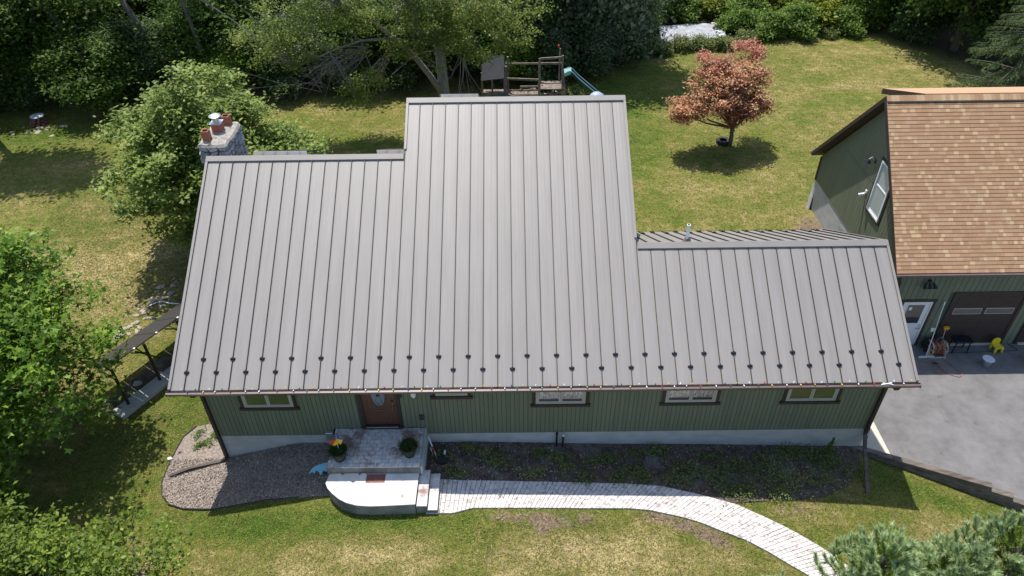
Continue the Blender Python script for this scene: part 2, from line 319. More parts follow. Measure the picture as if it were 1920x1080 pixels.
def lawn_material():
    m = bpy.data.materials.new('lawn'); m.use_nodes = True; nt = m.node_tree; N = nt.nodes; L = nt.links
    b = N['Principled BSDF']; b.inputs['Roughness'].default_value = .95; b.inputs['Specular IOR Level'].default_value = .2
    g = N.new('ShaderNodeNewGeometry')
    def noise(s, d=6, r=.6, stretch=(1,1,1)):
        mp = N.new('ShaderNodeMapping'); mp.inputs['Scale'].default_value = stretch; L.new(g.outputs['Position'], mp.inputs[0])
        n = N.new('ShaderNodeTexNoise'); n.inputs['Scale'].default_value = s; n.inputs['Detail'].default_value = d; n.inputs['Roughness'].default_value = r
        L.new(mp.outputs[0], n.inputs[0]); return n.outputs[0]
    def math_(op, a, b_, c=None):
        n = N.new('ShaderNodeMath'); n.operation = op
        for i, v in enumerate((a, b_, c)):
            if v is None: continue
            if isinstance(v, (int, float)): n.inputs[i].default_value = v
            else: L.new(v, n.inputs[i])
        return n.outputs[0]
    def ramp(f, pts):
        r = N.new('ShaderNodeValToRGB'); e = r.color_ramp.elements
        while len(e) < len(pts): e.new(.5)
        for i, (p, c) in enumerate(pts): e[i].position = p; e[i].color = (*c, 1)
        L.new(f, r.inputs[0]); return r.outputs[0]
    def mix(f, a, b_, mode='MIX'):
        x = N.new('ShaderNodeMix'); x.data_type = 'RGBA'; x.blend_type = mode
        if isinstance(f, float): x.inputs[0].default_value = f
        else: L.new(f, x.inputs[0])
        L.new(a, x.inputs[6]); L.new(b_, x.inputs[7]); return x.outputs[2]
    def attr(n):
        a = N.new('ShaderNodeAttribute'); a.attribute_name = n; return a.outputs['Fac']
    big = noise(.35, 4, .55, (1,1.5,1)); mid = noise(1.7, 8, .7, (1,1.8,1)); fine = noise(22, 6, .75); grain = noise(60, 4, .8)
    streak = noise(1.1, 8, .7, (1.6,.7,1)); t = math_('MULTIPLY_ADD', mid, 1.0, math_('MULTIPLY', big, .75)); t = math_('MULTIPLY_ADD', streak, .5, t); t = math_('SUBTRACT', t, .40); t = math_('MULTIPLY_ADD', fine, .62, t); t = math_('SUBTRACT', t, .135); t = math_('SUBTRACT', t, math_('MULTIPLY', attr('far'), .0))   # ~.9 mean
    t = math_('SUBTRACT', t, math_('MULTIPLY', attr('lush'), .26)); t = math_('MULTIPLY_ADD', attr('dry'), .24, t)
    c = ramp(math_('SUBTRACT', t, .42), [(.08,(.042,.09,.007)),(.30,(.092,.130,.018)),(.48,(.145,.150,.034)),(.65,(.225,.190,.072)),(.86,(.37,.295,.15))])
    gr = ramp(grain, [(.3,(.22,.24,.18)),(.5,(1,1,1)),(.70,(1.75,1.8,1.4))]); c = mix(.85, c, gr, 'MULTIPLY'); g2 = ramp(noise(9.5, 5, .8), [(.32,(.50,.52,.42)),(.5,(1,1,1)),(.68,(1.45,1.4,1.35))]); c = mix(1., c, g2, 'MULTIPLY'); g3 = ramp(noise(24, 4, .8), [(.32,(.42,.44,.34)),(.5,(1,1,1)),(.66,(1.6,1.55,1.4))]); c = mix(1., c, g3, 'MULTIPLY')
    bt = math_('MULTIPLY_ADD', math_('SUBTRACT', noise(3.3, 9, .75), .5), 2.6, attr('bare'))
    bf = N.new('ShaderNodeMapRange'); bf.inputs[1].default_value = .38; bf.inputs[2].default_value = .75; L.new(math_('MULTIPLY', bt, math_('GREATER_THAN', attr('bare'), .12)), bf.inputs[0])
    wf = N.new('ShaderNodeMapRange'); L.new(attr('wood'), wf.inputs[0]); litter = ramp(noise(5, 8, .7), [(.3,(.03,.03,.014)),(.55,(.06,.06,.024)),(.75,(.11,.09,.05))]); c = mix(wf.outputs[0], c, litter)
    dirt = ramp(noise(14, 8, .7), [(.3,(.085,.055,.038)),(.5,(.20,.145,.10)),(.75,(.40,.32,.22))])
    c = mix(bf.outputs[0], c, dirt); L.new(c, b.inputs['Base Color'])
    bp = N.new('ShaderNodeBump'); bp.inputs['Strength'].default_value = .9; bp.inputs['Distance'].default_value = .05
    L.new(math_('ADD', math_('MULTIPLY', fine, .7), math_('MULTIPLY', grain, .5)), bp.inputs['Height']); L.new(bp.outputs[0], b.inputs['Normal'])
    return m
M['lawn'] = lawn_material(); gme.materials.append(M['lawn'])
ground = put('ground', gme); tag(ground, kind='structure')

def inside(poly, X, Y):
    X = np.asarray(X); Y = np.asarray(Y); r = np.zeros(X.shape, bool); n = len(poly)
    for i in range(n):
        x0,y0 = poly[i]; x1,y1 = poly[(i+1)%n]
        c = ((y0 > Y) != (y1 > Y)) & (X < (x1-x0)*(Y-y0)/((y1-y0)+1e-12)+x0); r ^= c
    return r
import bmesh
def drape(name, poly, off, material, step=.3, kind='structure', thick=.06, parent=None, zf=None):
    bm = bmesh.new(); vs = [bm.verts.new((x,y,0)) for x,y in poly]; bm.faces.new(vs)
    xs = [p[0] for p in poly]; ys = [p[1] for p in poly]
    for v in np.arange(min(xs)+step, max(xs), step): bmesh.ops.bisect_plane(bm, geom=bm.verts[:]+bm.edges[:]+bm.faces[:], plane_co=(v,0,0), plane_no=(1,0,0))
    for v in np.arange(min(ys)+step, max(ys), step): bmesh.ops.bisect_plane(bm, geom=bm.verts[:]+bm.edges[:]+bm.faces[:], plane_co=(0,v,0), plane_no=(0,1,0))
    zf = zf or tz
    for v in bm.verts: v.co.z = zf(v.co.x, v.co.y)+off
    bmesh.ops.recalc_face_normals(bm, faces=bm.faces[:])
    if bm.faces[:] and sum(f.normal.z for f in bm.faces) < 0: bmesh.ops.reverse_faces(bm, faces=bm.faces[:])
    be = [e for e in bm.edges if e.is_boundary]; r = bmesh.ops.extrude_edge_only(bm, edges=be)
    for v in r['geom']:
        if isinstance(v, bmesh.types.BMVert): v.co.z -= thick
    me = bpy.data.meshes.new(name); bm.to_mesh(me); bm.free(); me.materials.append(M[material])
    o = put(name, me, parent)
    if kind: o['kind'] = kind
    return o

# beds, driveway, path base
BEDL = [(.48,.62),(-.45,2.0),(-.94,1.92),(-1.23,1.49),(-1.3,.75),(-1.3,.15),(-1.28,-.23),(-1.1,-.71),(-.77,-1.04),(-.29,-1.2),(.6,-1.27),(1.23,-1.22),(2.18,-1.15),(3.15,-1.18),(4.2,-1.22),(4.2,.62)]
drape('mulch_bed', BEDL, .03, 'mulch')
WF = [(6.9,-.76),(7.75,-.78),(9.14,-.81),(11.45,-.85),(12.68,-.89),(13.59,-.97),(14.48,-1.2),(15.05,-1.38),(15.63,-1.56),(16.28,-1.93),(16.92,-2.31),(17.52,-2.74),(17.98,-3.13),(18.38,-3.59),(18.8,-4.3)]
WN = [(6.9,-1.90),(7.65,-1.87),(8.17,-1.7),(9.88,-1.7),(11.38,-1.71),(12.57,-1.71),(13.16,-1.77),(13.88,-1.95),(14.44,-2.13),(14.97,-2.38),(15.64,-2.67),(16.14,-2.99),(16.61,-3.34),(17.09,-3.68),(17.6,-4.4)]
BEDR = [(6.7,.62),(6.7,-.78)]+[(x, y-.02) for x,y in WF[:8]]+[(15.6,-1.5),(16.4,-1.42),(17.3,-1.35),(18.3,-1.2),(19.2,-.75),(19.75,-.1),(19.95,.62)]
drape('soil_bed', BEDR, .03, 'soil')
DRV = [(20.02,-.0),(20.35,.52),(24.6,-1.28),(29,-3.4),(36,-6.5),(60,-12),(60,6.36),(19.97,6.36)]
DRV = [(20.02,.58),(24.6,-1.30),(29,-3.2),(36,-6.2),(60,-12),(60,6.33),(20.02,6.33)]
drape('driveway', DRV, 0, 'asphalt', step=3, zf=lambda x,y: DRIVE, thick=.1)
drape('concrete_pad', [(20.03,.50),(21.55,-.02),(21.55,2.55),(20.03,2.55)], 0, 'concrete_warm', step=2, zf=lambda x,y: DRIVE+.03, thick=.03)

# stamped walkway : base + pavers
wk = thing('walkway', None, None); wk['kind'] = 'structure'; wk.pop('label', None)
def arc(pts, n):
    P = np.array(pts, float); d = np.concatenate([[0], np.cumsum(np.linalg.norm(np.diff(P, axis=0), axis=1))])
    t = np.linspace(0, d[-1], n); return np.stack([np.interp(t, d, P[:,0]), np.interp(t, d, P[:,1])], 1)
NW = 96; fa = arc(WF, NW); na = arc(WN, NW)
drape('path_bed', [tuple(p*.97+q_*.03) for p, q_ in zip(fa, na)]+[tuple(p*.97+q_*.03) for p, q_ in zip(na, fa)][::-1], .028, 'joint', parent=wk, kind=None, step=.2)
rows = [0,.31,.66,1.0]
for i in range(NW-1):
    for j in range(3):
        def P(t, s): return fa[i]*(1-s)*(1-t)+fa[i+1]*(1-s)*t+na[i]*s*(1-t)+na[i+1]*s*t
        jit = (.025 if (i % 2) else -.02) if j in (0,1) else 0
        jit0 = (.025 if (i % 2) else -.02) if j in (1,2) else 0
        s0, s1 = rows[j]+jit0+(.005 if j else 0), rows[j+1]+jit-(.005 if j < 2 else 0)
        e = .03 + random.random()*.05; dz = random.uniform(-.003,.003)
        c = [P(e,s0),P(1-e,s0),P(1-e,s1),P(e,s1)]
        b = B(); z = [tz(*k) for k in c]
        b.hexa([(*c[k], z[k]+.0) for k in range(4)], [(*c[k], z[k]+.042+dz) for k in range(4)]) if False else b.hexa([(*c[3-k], z[3-k]) for k in range(4)], [(*c[3-k], z[3-k]+.048+dz) for k in range(4)])
        part('paver', b, 'stamp_walk', wk)

# ------------------------------------------------------------------ HOUSE
house = thing('house', 'long green house with grey standing-seam metal roof and brown trim, filling the middle', 'house', (10.2, 3.5, -3.3))
roof = put('metal_roof', None, house, (0,0,0)); 
def panel_mesh(L, name):
    b = B(); n = 8; xs = [i*PW/n for i in range(n+1)]
    prof = [(x, .0055*(1-((x-PW/2)/(PW/2))**2) - (.0015 if i in (3,5) else 0)) for i, x in enumerate(xs)]
    vs = [(x,0,z) for x,z in prof]+[(x,L,z) for x,z in prof]
    b.add(vs, [(i,i+1,n+2+i,n+1+i) for i in range(n)])
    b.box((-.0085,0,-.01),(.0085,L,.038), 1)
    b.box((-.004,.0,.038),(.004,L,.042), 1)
    b.box((0.008,-.0,-.02),(PW-.008,.012,-.001))
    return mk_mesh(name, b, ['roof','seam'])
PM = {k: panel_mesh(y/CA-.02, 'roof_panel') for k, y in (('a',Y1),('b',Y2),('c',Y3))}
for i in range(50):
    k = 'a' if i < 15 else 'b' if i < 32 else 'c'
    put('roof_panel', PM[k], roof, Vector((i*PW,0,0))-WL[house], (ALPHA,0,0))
YB = {'a': 11.2, 'b': 12.6, 'c': 7.43}; YR = {'a': Y1, 'b': Y2, 'c': Y3}
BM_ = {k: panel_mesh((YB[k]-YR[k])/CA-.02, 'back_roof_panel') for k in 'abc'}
for i in range(50):
    k = 'a' if i < 15 else 'b' if i < 32 else 'c'
    yb = YB[k]; zb = (2*YR[k]-yb)*TA
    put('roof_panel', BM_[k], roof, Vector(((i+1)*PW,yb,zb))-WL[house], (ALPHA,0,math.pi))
secs = (('a',0,15),('b',15,32),('c',32,50))
for k, i0, i1 in secs:   # decks, ridge caps, rakes
    yr = YR[k]; zr = yr*TA; x0 = i0*PW; x1 = i1*PW; yb = YB[k]; zb = (2*yr-yb)*TA
    b = B(); pr = [(.02,-.03+.02*TA),(yr,zr-.03),(yb-.02,zb-.03),(yb-.02,zb-.20),(yr,zr-.22),(.02,-.20)]
    e0 = .004 if k != 'a' else .012; e1 = .004 if k != 'c' else .012
    b.add([(x0+e0,y,z) for y,z in pr]+[(x1-e1,y,z) for y,z in pr], [tuple(range(6)),tuple(range(6,12))[::-1]]+[(i,i+6,(i+1)%6+6,(i+1)%6) for i in range(6)])
    part('roof_deck', b, 'brown', roof)
    xa = x0 if k != 'c' else x0+.03; xb = x1+.02 if k != 'a' else x1-.03
    if k == 'a': xa = x0-.03
    if k == 'b': xa = x0-.03
    # ridge cap: raised hem over the seams, shadow gap beneath
    b = B(); w = .155; h = .062
    pr = [(yr-w,zr-w*TA+h-.03),(yr-w,zr-w*TA+h),(yr,zr+h+.008),(yr+w,zr-w*TA+h),(yr+w,zr-w*TA+h-.03),(yr,zr+h-.02)]
    b.add([(xa,y,z) for y,z in pr]+[(xb,y,z) for y,z in pr], [tuple(range(6))[::-1],tuple(range(6,12))]+[(i,(i+1)%6,(i+1)%6+6,i+6) for i in range(6)])
    part('ridge_cap', b, 'roof_trim', roof)
def rake(x, y0, y1, sgn, back=None):
    b = B()
    def seg(ya, za, yb_, zb_):
        b.hexa([(x-.02,ya,za-.16),(x+.02,ya,za-.16),(x+.02,ya,za+.052),(x-.02,ya,za+.052)][::-1],[(x-.02,yb_,zb_-.16),(x+.02,yb_,zb_-.16),(x+.02,yb_,zb_+.052),(x-.02,yb_,zb_+.052)][::-1])
        xi = x-sgn*.055
        b.hexa([(min(x,xi),ya,za+.047),(max(x,xi),ya,za+.047),(max(x,xi),ya,za+.055),(min(x,xi),ya,za+.055)][::-1],[(min(x,xi),yb_,zb_+.047),(max(x,xi),yb_,zb_+.047),(max(x,xi),yb_,zb_+.055),(min(x,xi),yb_,zb_+.055)][::-1])
    seg(y0, y0*TA, y1, y1*TA)
    if back: seg(y1, y1*TA, back, (2*y1-back)*TA)
    part('rake_trim', b, 'roof_trim', roof)
rake(-.012, 0, Y1, -1, YB['a']); rake(RW+.012, 0, Y3, 1, YB['c'])
rake(15*PW-.012, Y1+.16, Y2, -1, YB['b']); rake(32*PW+.012, Y3+.16, Y2, 1, YB['b'])
# eave edge
part('drip_edge', B().box((-.02,-.012,-.06),(RW+.02,.012,-.022)), 'brown', roof)
# snow guards : black pads either side of each seam with clamp
g = B(); g.box((-.085,-.028,.004),(-.012,.035,.05)); g.box((.012,-.028,.004),(.085,.035,.05)); g.box((-.075,-.018,.05),(.075,.022,.066))
def guard_mesh():
    b = B()
    n = 8
    for s in (-1, 1):     # half-disc wings standing up from the pan
        pts = [(s*.012,0)]+[(s*(.012+.062*math.sin(math.pi/2*i/5)), .05*math.cos(math.pi/2*i/5)) for i in range(6)]
        for y0 in (.0,):
            A_ = [(x, y0-.012-.035*(z/.07), z+.004) for x,z in pts]; C_ = [(x, y0+.012, z+.004) for x,z in pts]
            b.hexa(A_ if s < 0 else A_[::-1], C_ if s < 0 else C_[::-1])
        b.box((s*.042-.028,-.04,.007),(s*.042+.028,.02,.014))
    b.box((-.02,-.03,.0),(.02,.03,.062))
    return mk_mesh('snow_guard', b, 'guard')
GM = guard_mesh()
for k in range(1, 50):
    y = .44 if k % 2 else .765
    put('snow_guard', GM, roof, Vector((k*PW, y, y*TA+.004))-WL[house], (ALPHA,0,0))
for k in range(32, 50):
    y = 7.43-(.40 if k % 2 else .75); z = (2*Y3-y)*TA
    put('snow_guard', GM, roof, Vector((k*PW+.01, y, z+.004))-WL[house], (ALPHA,0,math.pi))
# roof-top solar racks behind the ridges, vent pipe
for x0, x1, y, z in ((.98,2.72,7.55,3.20),(5.0,5.98,7.55,3.20),(7.05,8.3,9.2,4.36)):
    b = B(); n = 6; L = 1.65; dz = .5*L
    for i in range(1): b.hexa([(x0,y,z-.04),(x1,y,z-.04),(x1,y+L,z-.04-dz),(x0,y+L,z-.04-dz)],[(x0,y,z),(x1,y,z),(x1,y+L,z-dz),(x0,y+L,z-dz)])
    s = part('solar_panel', b, 'solar_back', roof)
    fr = B(); fr.box((x0,y-.012,z-.16),(x1,y-.002,z-.0)); 
    for q_ in np.linspace(x0+.1, x1-.1, 3): fr.bar((q_,y+.1,z-.1),(q_,y+.1,z-.36),.04)
    part('solar_rack', fr, 'steel', roof)
vp = thing('vent_pipe', 'white plastic vent pipe with grey boot behind the right ridge', 'vent pipe', (14.6,4.05,1.8))
part('pipe', B().tube([(14.6,4.05,1.7),(14.56,4.0,2.52)],.055,12).tube([(14.56,4.0,2.515),(14.56,4.0,2.53)],.035,10,mi=1), ['white','black'], vp)
part('boot', B().lathe([(.17,-.02),(.13,.03),(.075,.2),(.062,.24)],(14.6,4.05,1.84),10), 'roof_trim', vp)

# walls: core volume, siding boards, foundation
XL, XR, YF = .44, 19.99, .62
def prism(name, x0, x1, prof, m, parent):
    b = B(); n = len(prof); b.add([(x0,y,z) for y,z in prof]+[(x1,y,z) for y,z in prof], [tuple(range(n)),tuple(range(n,2*n))[::-1]]+[(i,i+n,(i+1)%n+n,(i+1)%n) for i in range(n)])
    return part(name, b, m, parent)
def gp(yr, yb, z0=-2.63): return [(YF,z0),(YF,YF*TA-.215),(yr,yr*TA-.235),(yb-.5,(2*yr-yb+.5)*TA-.215),(yb-.5,z0)]
wall = put('wall', None, house, (0,0,0))
prism('left_wall', XL+.002, 15*PW+.3, gp(Y1, YB['a']), 'groove', wall)
prism('middle_wall', 15*PW+.301, 32*PW-.25, gp(Y2, YB['b']), 'groove', wall)
prism('wing_wall', 32*PW-.249, XR-.002, gp(Y3, YB['c']), 'groove', wall)
bw = .1275; nb = int((XR-XL)/bw)
bm1 = mk_mesh('siding_board', B().box((.006,-.016,-2.64),(bw-.006,0,.14)), 'siding')
bm2 = mk_mesh('siding_board', B().box((.006,-.016,-2.22),(bw-.006,0,.14)), 'siding')
for i in range(nb):
    x = XL+.03+i*bw
    if x+bw > 4.86 and x < 6.07: continue
    put('siding_board', bm1, wall, Vector((x,YF,0))-WL[house])
# gable sides: boards too (left side and right side seen only from a step aside)
bside = lambda L, H: mk_mesh('siding_board', B().box((0,0,0),(.016,bw-.012,H)), 'siding')
for side, x, yr, yb in (('l', XL-.014, Y1, YB['a']), ('r', XR-.002, Y3, YB['c']), ('m', 32*PW-.25, Y2, YB['b'])):
    k = .62 if side != 'm' else Y3
    yy = k
    while yy < yb-.62:
        zt = (yy if yy < yr else 2*yr-yy-bw)*TA-.26
        z0_ = -2.62 if side != 'm' else max(-2.6, (2*Y3-yy)*TA)
        if zt > z0_+.1:
            b = B().box((x,yy+.006,z0_),(x+.016,yy+bw-.006,zt)); part('siding_board', b, 'siding', wall)
        yy += bw*2 if side == 'x' else bw
part('corner_trim', B().box((XL-.035,YF-.04,-3.6),(XL+.09,YF-.017,.1)).box((XL-.036,YF-.041,-3.62),(XL-.014,YF+.09,.1)), 'brown', wall)
part('corner_trim', B().box((XR-.09,YF-.04,-2.72),(XR+.03,YF-.017,.1)).box((XR+.014,YF-.041,-2.72),(XR+.036,YF+.09,.1)), 'brown', wall)
part('soffit', B().box((.02,.03,-.165),(RW-.02,YF+.02,-.13)), 'brown', roof)
part('fascia', B().box((-.02,-.012,-.22),(RW+.02,.014,-.062)), 'brown', roof)
fb = B()
fb.box((XL+.03,YF+.004,-4.9),(XR-.03,YB['c']-.55,-2.625)).box((XL+.03,YB['c']-.55,-4.9),(12.7,10.6,-2.626))
part('foundation', fb, 'concrete', house)
part('foundation_face', B().box((XL+.01,YF-.006,-4.8),(XR+.0,YF+.003,-2.645)), 'concrete', house)

# windows on the front
def window(x0, x1, zb, panes=2, h=1.05, parent=house, y=YF, curtain=False):
    zt = zb+h; fr = .055
    w = put('window', None, parent, (0,0,0))
    t = .10
    part('side_trim', B().box((x0-t,y-.045,zb),(x0,y-.014,zt)), 'brown', w); part('side_trim', B().box((x1,y-.045,zb),(x1+t,y-.014,zt)), 'brown', w)
    part('sill', B().box((x0-t-.045,y-.07,zb-.105),(x1+t+.045,y-.014,zb-.002)), 'brown', w)
    f = B(); f.box((x0,y-.035,zb),(x1,y-.014,zb+fr)).box((x0,y-.035,zb+fr),(x0+fr,y-.014,zt)).box((x1-fr,y-.035,zb+fr),(x1,y-.014,zt)).box((x0+fr,y-.035,zt-fr),(x1-fr,y-.014,zt))
    part('frame', f, 'frame', w)
    n = panes; xs = np.linspace(x0+fr, x1-fr, n+1)
    for i in range(n):
        a, c = xs[i]+.004, xs[i+1]-.004; s = .045
        sb = B(); sb.box((a,y-.03,zb+fr+.003),(c,y-.016,zb+fr+s)).box((a,y-.03,zb+fr+s),(a+s,y-.016,zt-fr)).box((c-s,y-.03,zb+fr+s),(c,y-.016,zt-fr))
        part('sash', sb, 'frame', w)
        if curtain:
            part('pane', B().box((a+s,y-.0225,zb+fr+s+.10),(c-s,y-.0175,zt-fr)), 'glass_curtain', w); part('dark_pane_edge', B().box((a+s,y-.0225,zb+fr+s),(c-s,y-.0175,zb+fr+s+.098)), 'glass_low', w)
        else: part('pane', B().box((a+s,y-.0225,zb+fr+s),(c-s,y-.0175,zt-fr)), 'glass', w)
    return w
ZS = -1.36
window(1.56, 3.00, ZS); window(7.13, 8.05, -.97, 2, .66, curtain=True); window(10.0, 11.44, ZS, curtain=True); window(13.74, 15.2, ZS, curtain=True); window(17.22, 18.67, ZS)
# front door in its recess
dr = put('front_door', None, house, (0,0,0)); dx0, dx1, dzb, dzt = 4.98, 5.96, -2.2, -.17
part('door_trim', B().box((4.87,YF-.045,dzb-.02),(4.975,YF-.014,.02)).box((5.965,YF-.045,dzb-.02),(6.07,YF-.014,.02)).box((4.975,YF-.045,dzt),(5.965,YF-.014,.02)), 'brown', dr)
part('threshold', B().box((4.87,YF-.09,dzb-.13),(6.07,YF-.012,dzb-.022)).box((4.98,YF-.11,dzb-.02),(5.96,YF-.0,dzb+.01)), 'brown', dr)
part('step_strip', B().box((5.0,YF-.125,dzb-.02),(5.94,YF-.112,dzb+.012)), 'steel', dr)
part('door_slab', B().box((4.985,YF-.012,dzb+.03),(5.955,YF+.03,dzt-.005)), 'door', dr)
mb = B()
for zz in (-2.02,-1.80,-1.68,-1.56): mb.box((5.2,YF-.022,zz),(5.74,YF-.0125,zz+.018))
for xx in (5.18,5.742): mb.box((xx,YF-.0225,-2.02),(xx+.018,YF-.0125,-1.785)); mb.box((xx-.0,YF-.0225,-1.55),(xx+.018,YF-.0125,-.4))
part('moulding', mb, 'door_light', dr)
b = B(); n = 28; cx_, cz_ = 5.47, -.93
o_ = [(cx_+.225*math.cos(2*math.pi*k/n), cz_+.49*math.sin(2*math.pi*k/n)) for k in range(n)]
i_ = [(cx_+.19*math.cos(2*math.pi*k/n), cz_+.45*math.sin(2*math.pi*k/n)) for k in range(n)]
b.add([(x,YF-.03,z) for x,z in o_]+[(x,YF-.03,z) for x,z in i_]+[(x,YF-.012,z) for x,z in o_]+[(x,YF-.014,z) for x,z in i_],
      [(k,(k+1)%n,n+(k+1)%n,n+k) for k in range(n)]+[(k,2*n+k,2*n+(k+1)%n,(k+1)%n) for k in range(n)]+[(n+k,n+(k+1)%n,3*n+(k+1)%n,3*n+k) for k in range(n)])
part('oval_frame', b, 'door', dr)
b = B(); b.add([(x,YF-.018,z) for x,z in i_], [tuple(range(n))]); part('oval_glass', b, 'glass_lead', dr)
lb = B()
for s in (-1,1):
    lb.tube([(cx_+s*.02,YF-.02,cz_+.4),(cx_+s*.11,YF-.02,cz_+.15),(cx_+s*.03,YF-.02,cz_-.05),(cx_+s*.10,YF-.02,cz_-.22),(cx_,YF-.02,cz_-.42)],.005,4)
lb.lathe([(.0,-.06),(.035,-.02),(.035,.02),(0,.06)],(cx_,YF-.02,cz_),8)
part('leading', lb, 'dark_steel', dr)
hb = B(); hb.lathe([(.0,-.015),(.028,-.01),(.028,.01),(0,.02)],(5.86,YF-.035,-1.17),10); hb.box((5.84,YF-.03,-1.42),(5.885,YF-.012,-1.24)); hb.tube([(5.862,YF-.04,-1.28),(5.862,YF-.08,-1.32),(5.862,YF-.08,-1.44),(5.862,YF-.04,-1.50)],.012,6)
part('handle', hb, 'brass', dr)
# door-side fittings
dl = thing('wall_lamp', 'white glass wall lamp right of the front door just under the gutter', 'lamp', (6.52,YF-.1,-.8))
part('shade', B().lathe([(.045,-.17),(.075,-.1),(.085,.1),(.06,.12)],(6.52,YF-.14,-.72),12), 'white', dl)
part('mount', B().box((6.47,YF-.06,-.76),(6.57,YF-.016,-.62)).tube([(6.52,YF-.03,-.62),(6.52,YF-.13,-.58)],.015,6), 'brown', dl)
db = thing('doorbell', 'small black doorbell right of the brown front door', 'doorbell', (6.13,YF-.03,-.98))
part('body', B().box((6.10,YF-.045,-1.04),(6.155,YF-.015,-.90)), 'black', db, bevel=.01); part('button', B().lathe([(.014,-.008),(.014,.008)],(6.128,YF-.047,-1.0),8), 'steel', db)
vb = thing('dryer_vent', 'small black vent hood on the green wall right of the door', 'vent', (6.66,YF-.05,-1.84))
part('hood', B().hexa([(6.59,YF-.016,-1.90),(6.73,YF-.016,-1.90),(6.73,YF-.10,-1.90),(6.59,YF-.10,-1.90)][::-1],[(6.59,YF-.016,-1.77),(6.73,YF-.016,-1.77),(6.73,YF-.045,-1.77),(6.59,YF-.045,-1.77)][::-1]), 'black', vb)
part('flap', B().box((6.6,YF-.095,-1.93),(6.72,YF-.085,-1.902)), 'soft_black', vb)
# two figures of the house number, '00'-like rings
hn = thing('house_number', 'pale metal house number figures beside the doorbell', 'house number', (6.3,YF-.03,-.82))
for k, (px, pz) in enumerate(((6.14,-.78),(6.23,-.83),(6.33,-.88))):
    b = B(); n = 14; pts = [(px+.030*math.cos(2*math.pi*i/n), YF-.022, pz+.045*math.sin(2*math.pi*i/n)) for i in range(n+1)]
    if k == 0: pts = [(px-.03,YF-.022,pz-.045),(px-.03,YF-.022,pz+.045),(px+.02,YF-.022,pz+.04)]
    b.tube(pts, .0065, 4); part('figure', b, 'frame', hn)
eb = thing('electric_box', 'grey electrical box low on the wall left of the porch', 'electrical box', (3.86,.5,-2.6))
part('box', B().box((3.72,YF-.13,-2.75),(3.96,YF-.02,-2.44)), 'steel', eb, bevel=.01); part('conduit', B().tube([(4.0,YF-.05,-2.35),(4.0,YF-.05,-3.0)],.02,6), 'black', eb)
for x, h, c, lab in ((10.64,.5,'black','taller black pipe stub against the foundation under the middle window'),(10.83,.42,'white','white capped black pipe stub against the foundation')):
    pb = thing('pipe_stub', lab, 'pipe', (x,.5,-3.1))
    part('pipe', B().tube([(x,.50,-3.2),(x+.01,.50,-3.1+h)],.03,8), 'black', pb)
    part('cap', B().lathe([(.04,0),(.04,.045),(.0,.055)],(x+.01,.50,-3.1+h),10), c, pb)

# gutter and downspouts (parts of the house)
gb = B(); x0, x1 = -.06, RW+.06
pr = [(-.125,.0),(-.135,-.02),(-.115,-.06),(-.10,-.12),(-.016,-.12),(-.016,-.02),(-.022,-.02),(-.022,-.112),(-.094,-.112),(-.108,-.06),(-.118,-.012),(-.112,0)]
pr = [(-.088,.008),(-.14,-.010),(-.138,-.026),(-.115,-.06),(-.10,-.12),(-.016,-.12),(-.016,-.02),(-.022,-.02),(-.022,-.112),(-.094,-.112),(-.109,-.06),(-.122,-.020),(-.088,-.004)]
n = len(pr); gb.add([(x0,y,z) for y,z in pr]+[(x1,y,z) for y,z in pr], [(i,(i+1)%n,(i+1)%n+n,i+n) for i in range(n)])
gb.box((x0-.004,-.137,-.122),(x0,-.014,.001)).box((x1,-.137,-.122),(x1+.004,-.014,.001))
part('gutter', gb, 'gutter', house)
gx_ = B(); gx_.box((x0,-.021,-.113),(x1,-.017,-.03)); 
part('downspout', B().hexa([(.56,-.09,-.2),(.66,-.09,-.2),(.66,-.03,-.2),(.56,-.03,-.2)],[(.54,-.1,-.118),(.68,-.1,-.118),(.68,-.02,-.118),(.54,-.02,-.118)]).bar((.61,-.06,-.19),(.50,.53,-.55),.09,.07).bar((.475,.545,-.5),(.475,.545,-3.6),.085,.06), 'brown', house)
part('downspout', B().hexa([(19.72,-.1,-.22),(19.84,-.1,-.22),(19.84,-.03,-.22),(19.72,-.03,-.22)],[(19.69,-.11,-.118),(19.87,-.11,-.118),(19.87,-.02,-.118),(19.69,-.02,-.118)]).bar((19.78,-.06,-.2),(19.93,.53,-.5),.09,.07).bar((19.95,.545,-.45),(19.95,.545,-2.86),.09,.065), 'brown', house)
e1 = thing('downspout_extension', 'long brown drain pipe lying across the left mulch bed', 'drain pipe', (.45,.5,-3.65))
part('pipe', B().bar((.47,.52,-3.55),(.30,.45,-3.66),.08,.06).bar((.32,.46,-3.655),(-.55,.2,tz(-.55,.2)+.10),.085,.06).bar((-.55,.2,tz(-.55,.2)+.10),(-1.12,-.05,tz(-1.1,0)+.05),.085,.06), 'brown', e1)
e2 = thing('downspout_extension', 'brown drain pipe running from the right house corner down onto the lawn', 'drain pipe', (19.8,.4,-3.2))
part('pipe', B().bar((19.95,.535,-2.82),(19.93,.30,-3.1),.1,.07).bar((19.93,.32,-3.08),(19.62,-1.1,-3.60),.1,.07).bar((19.62,-1.08,-3.60),(19.60,-1.30,-3.69),.1,.07), 'timber', e2)
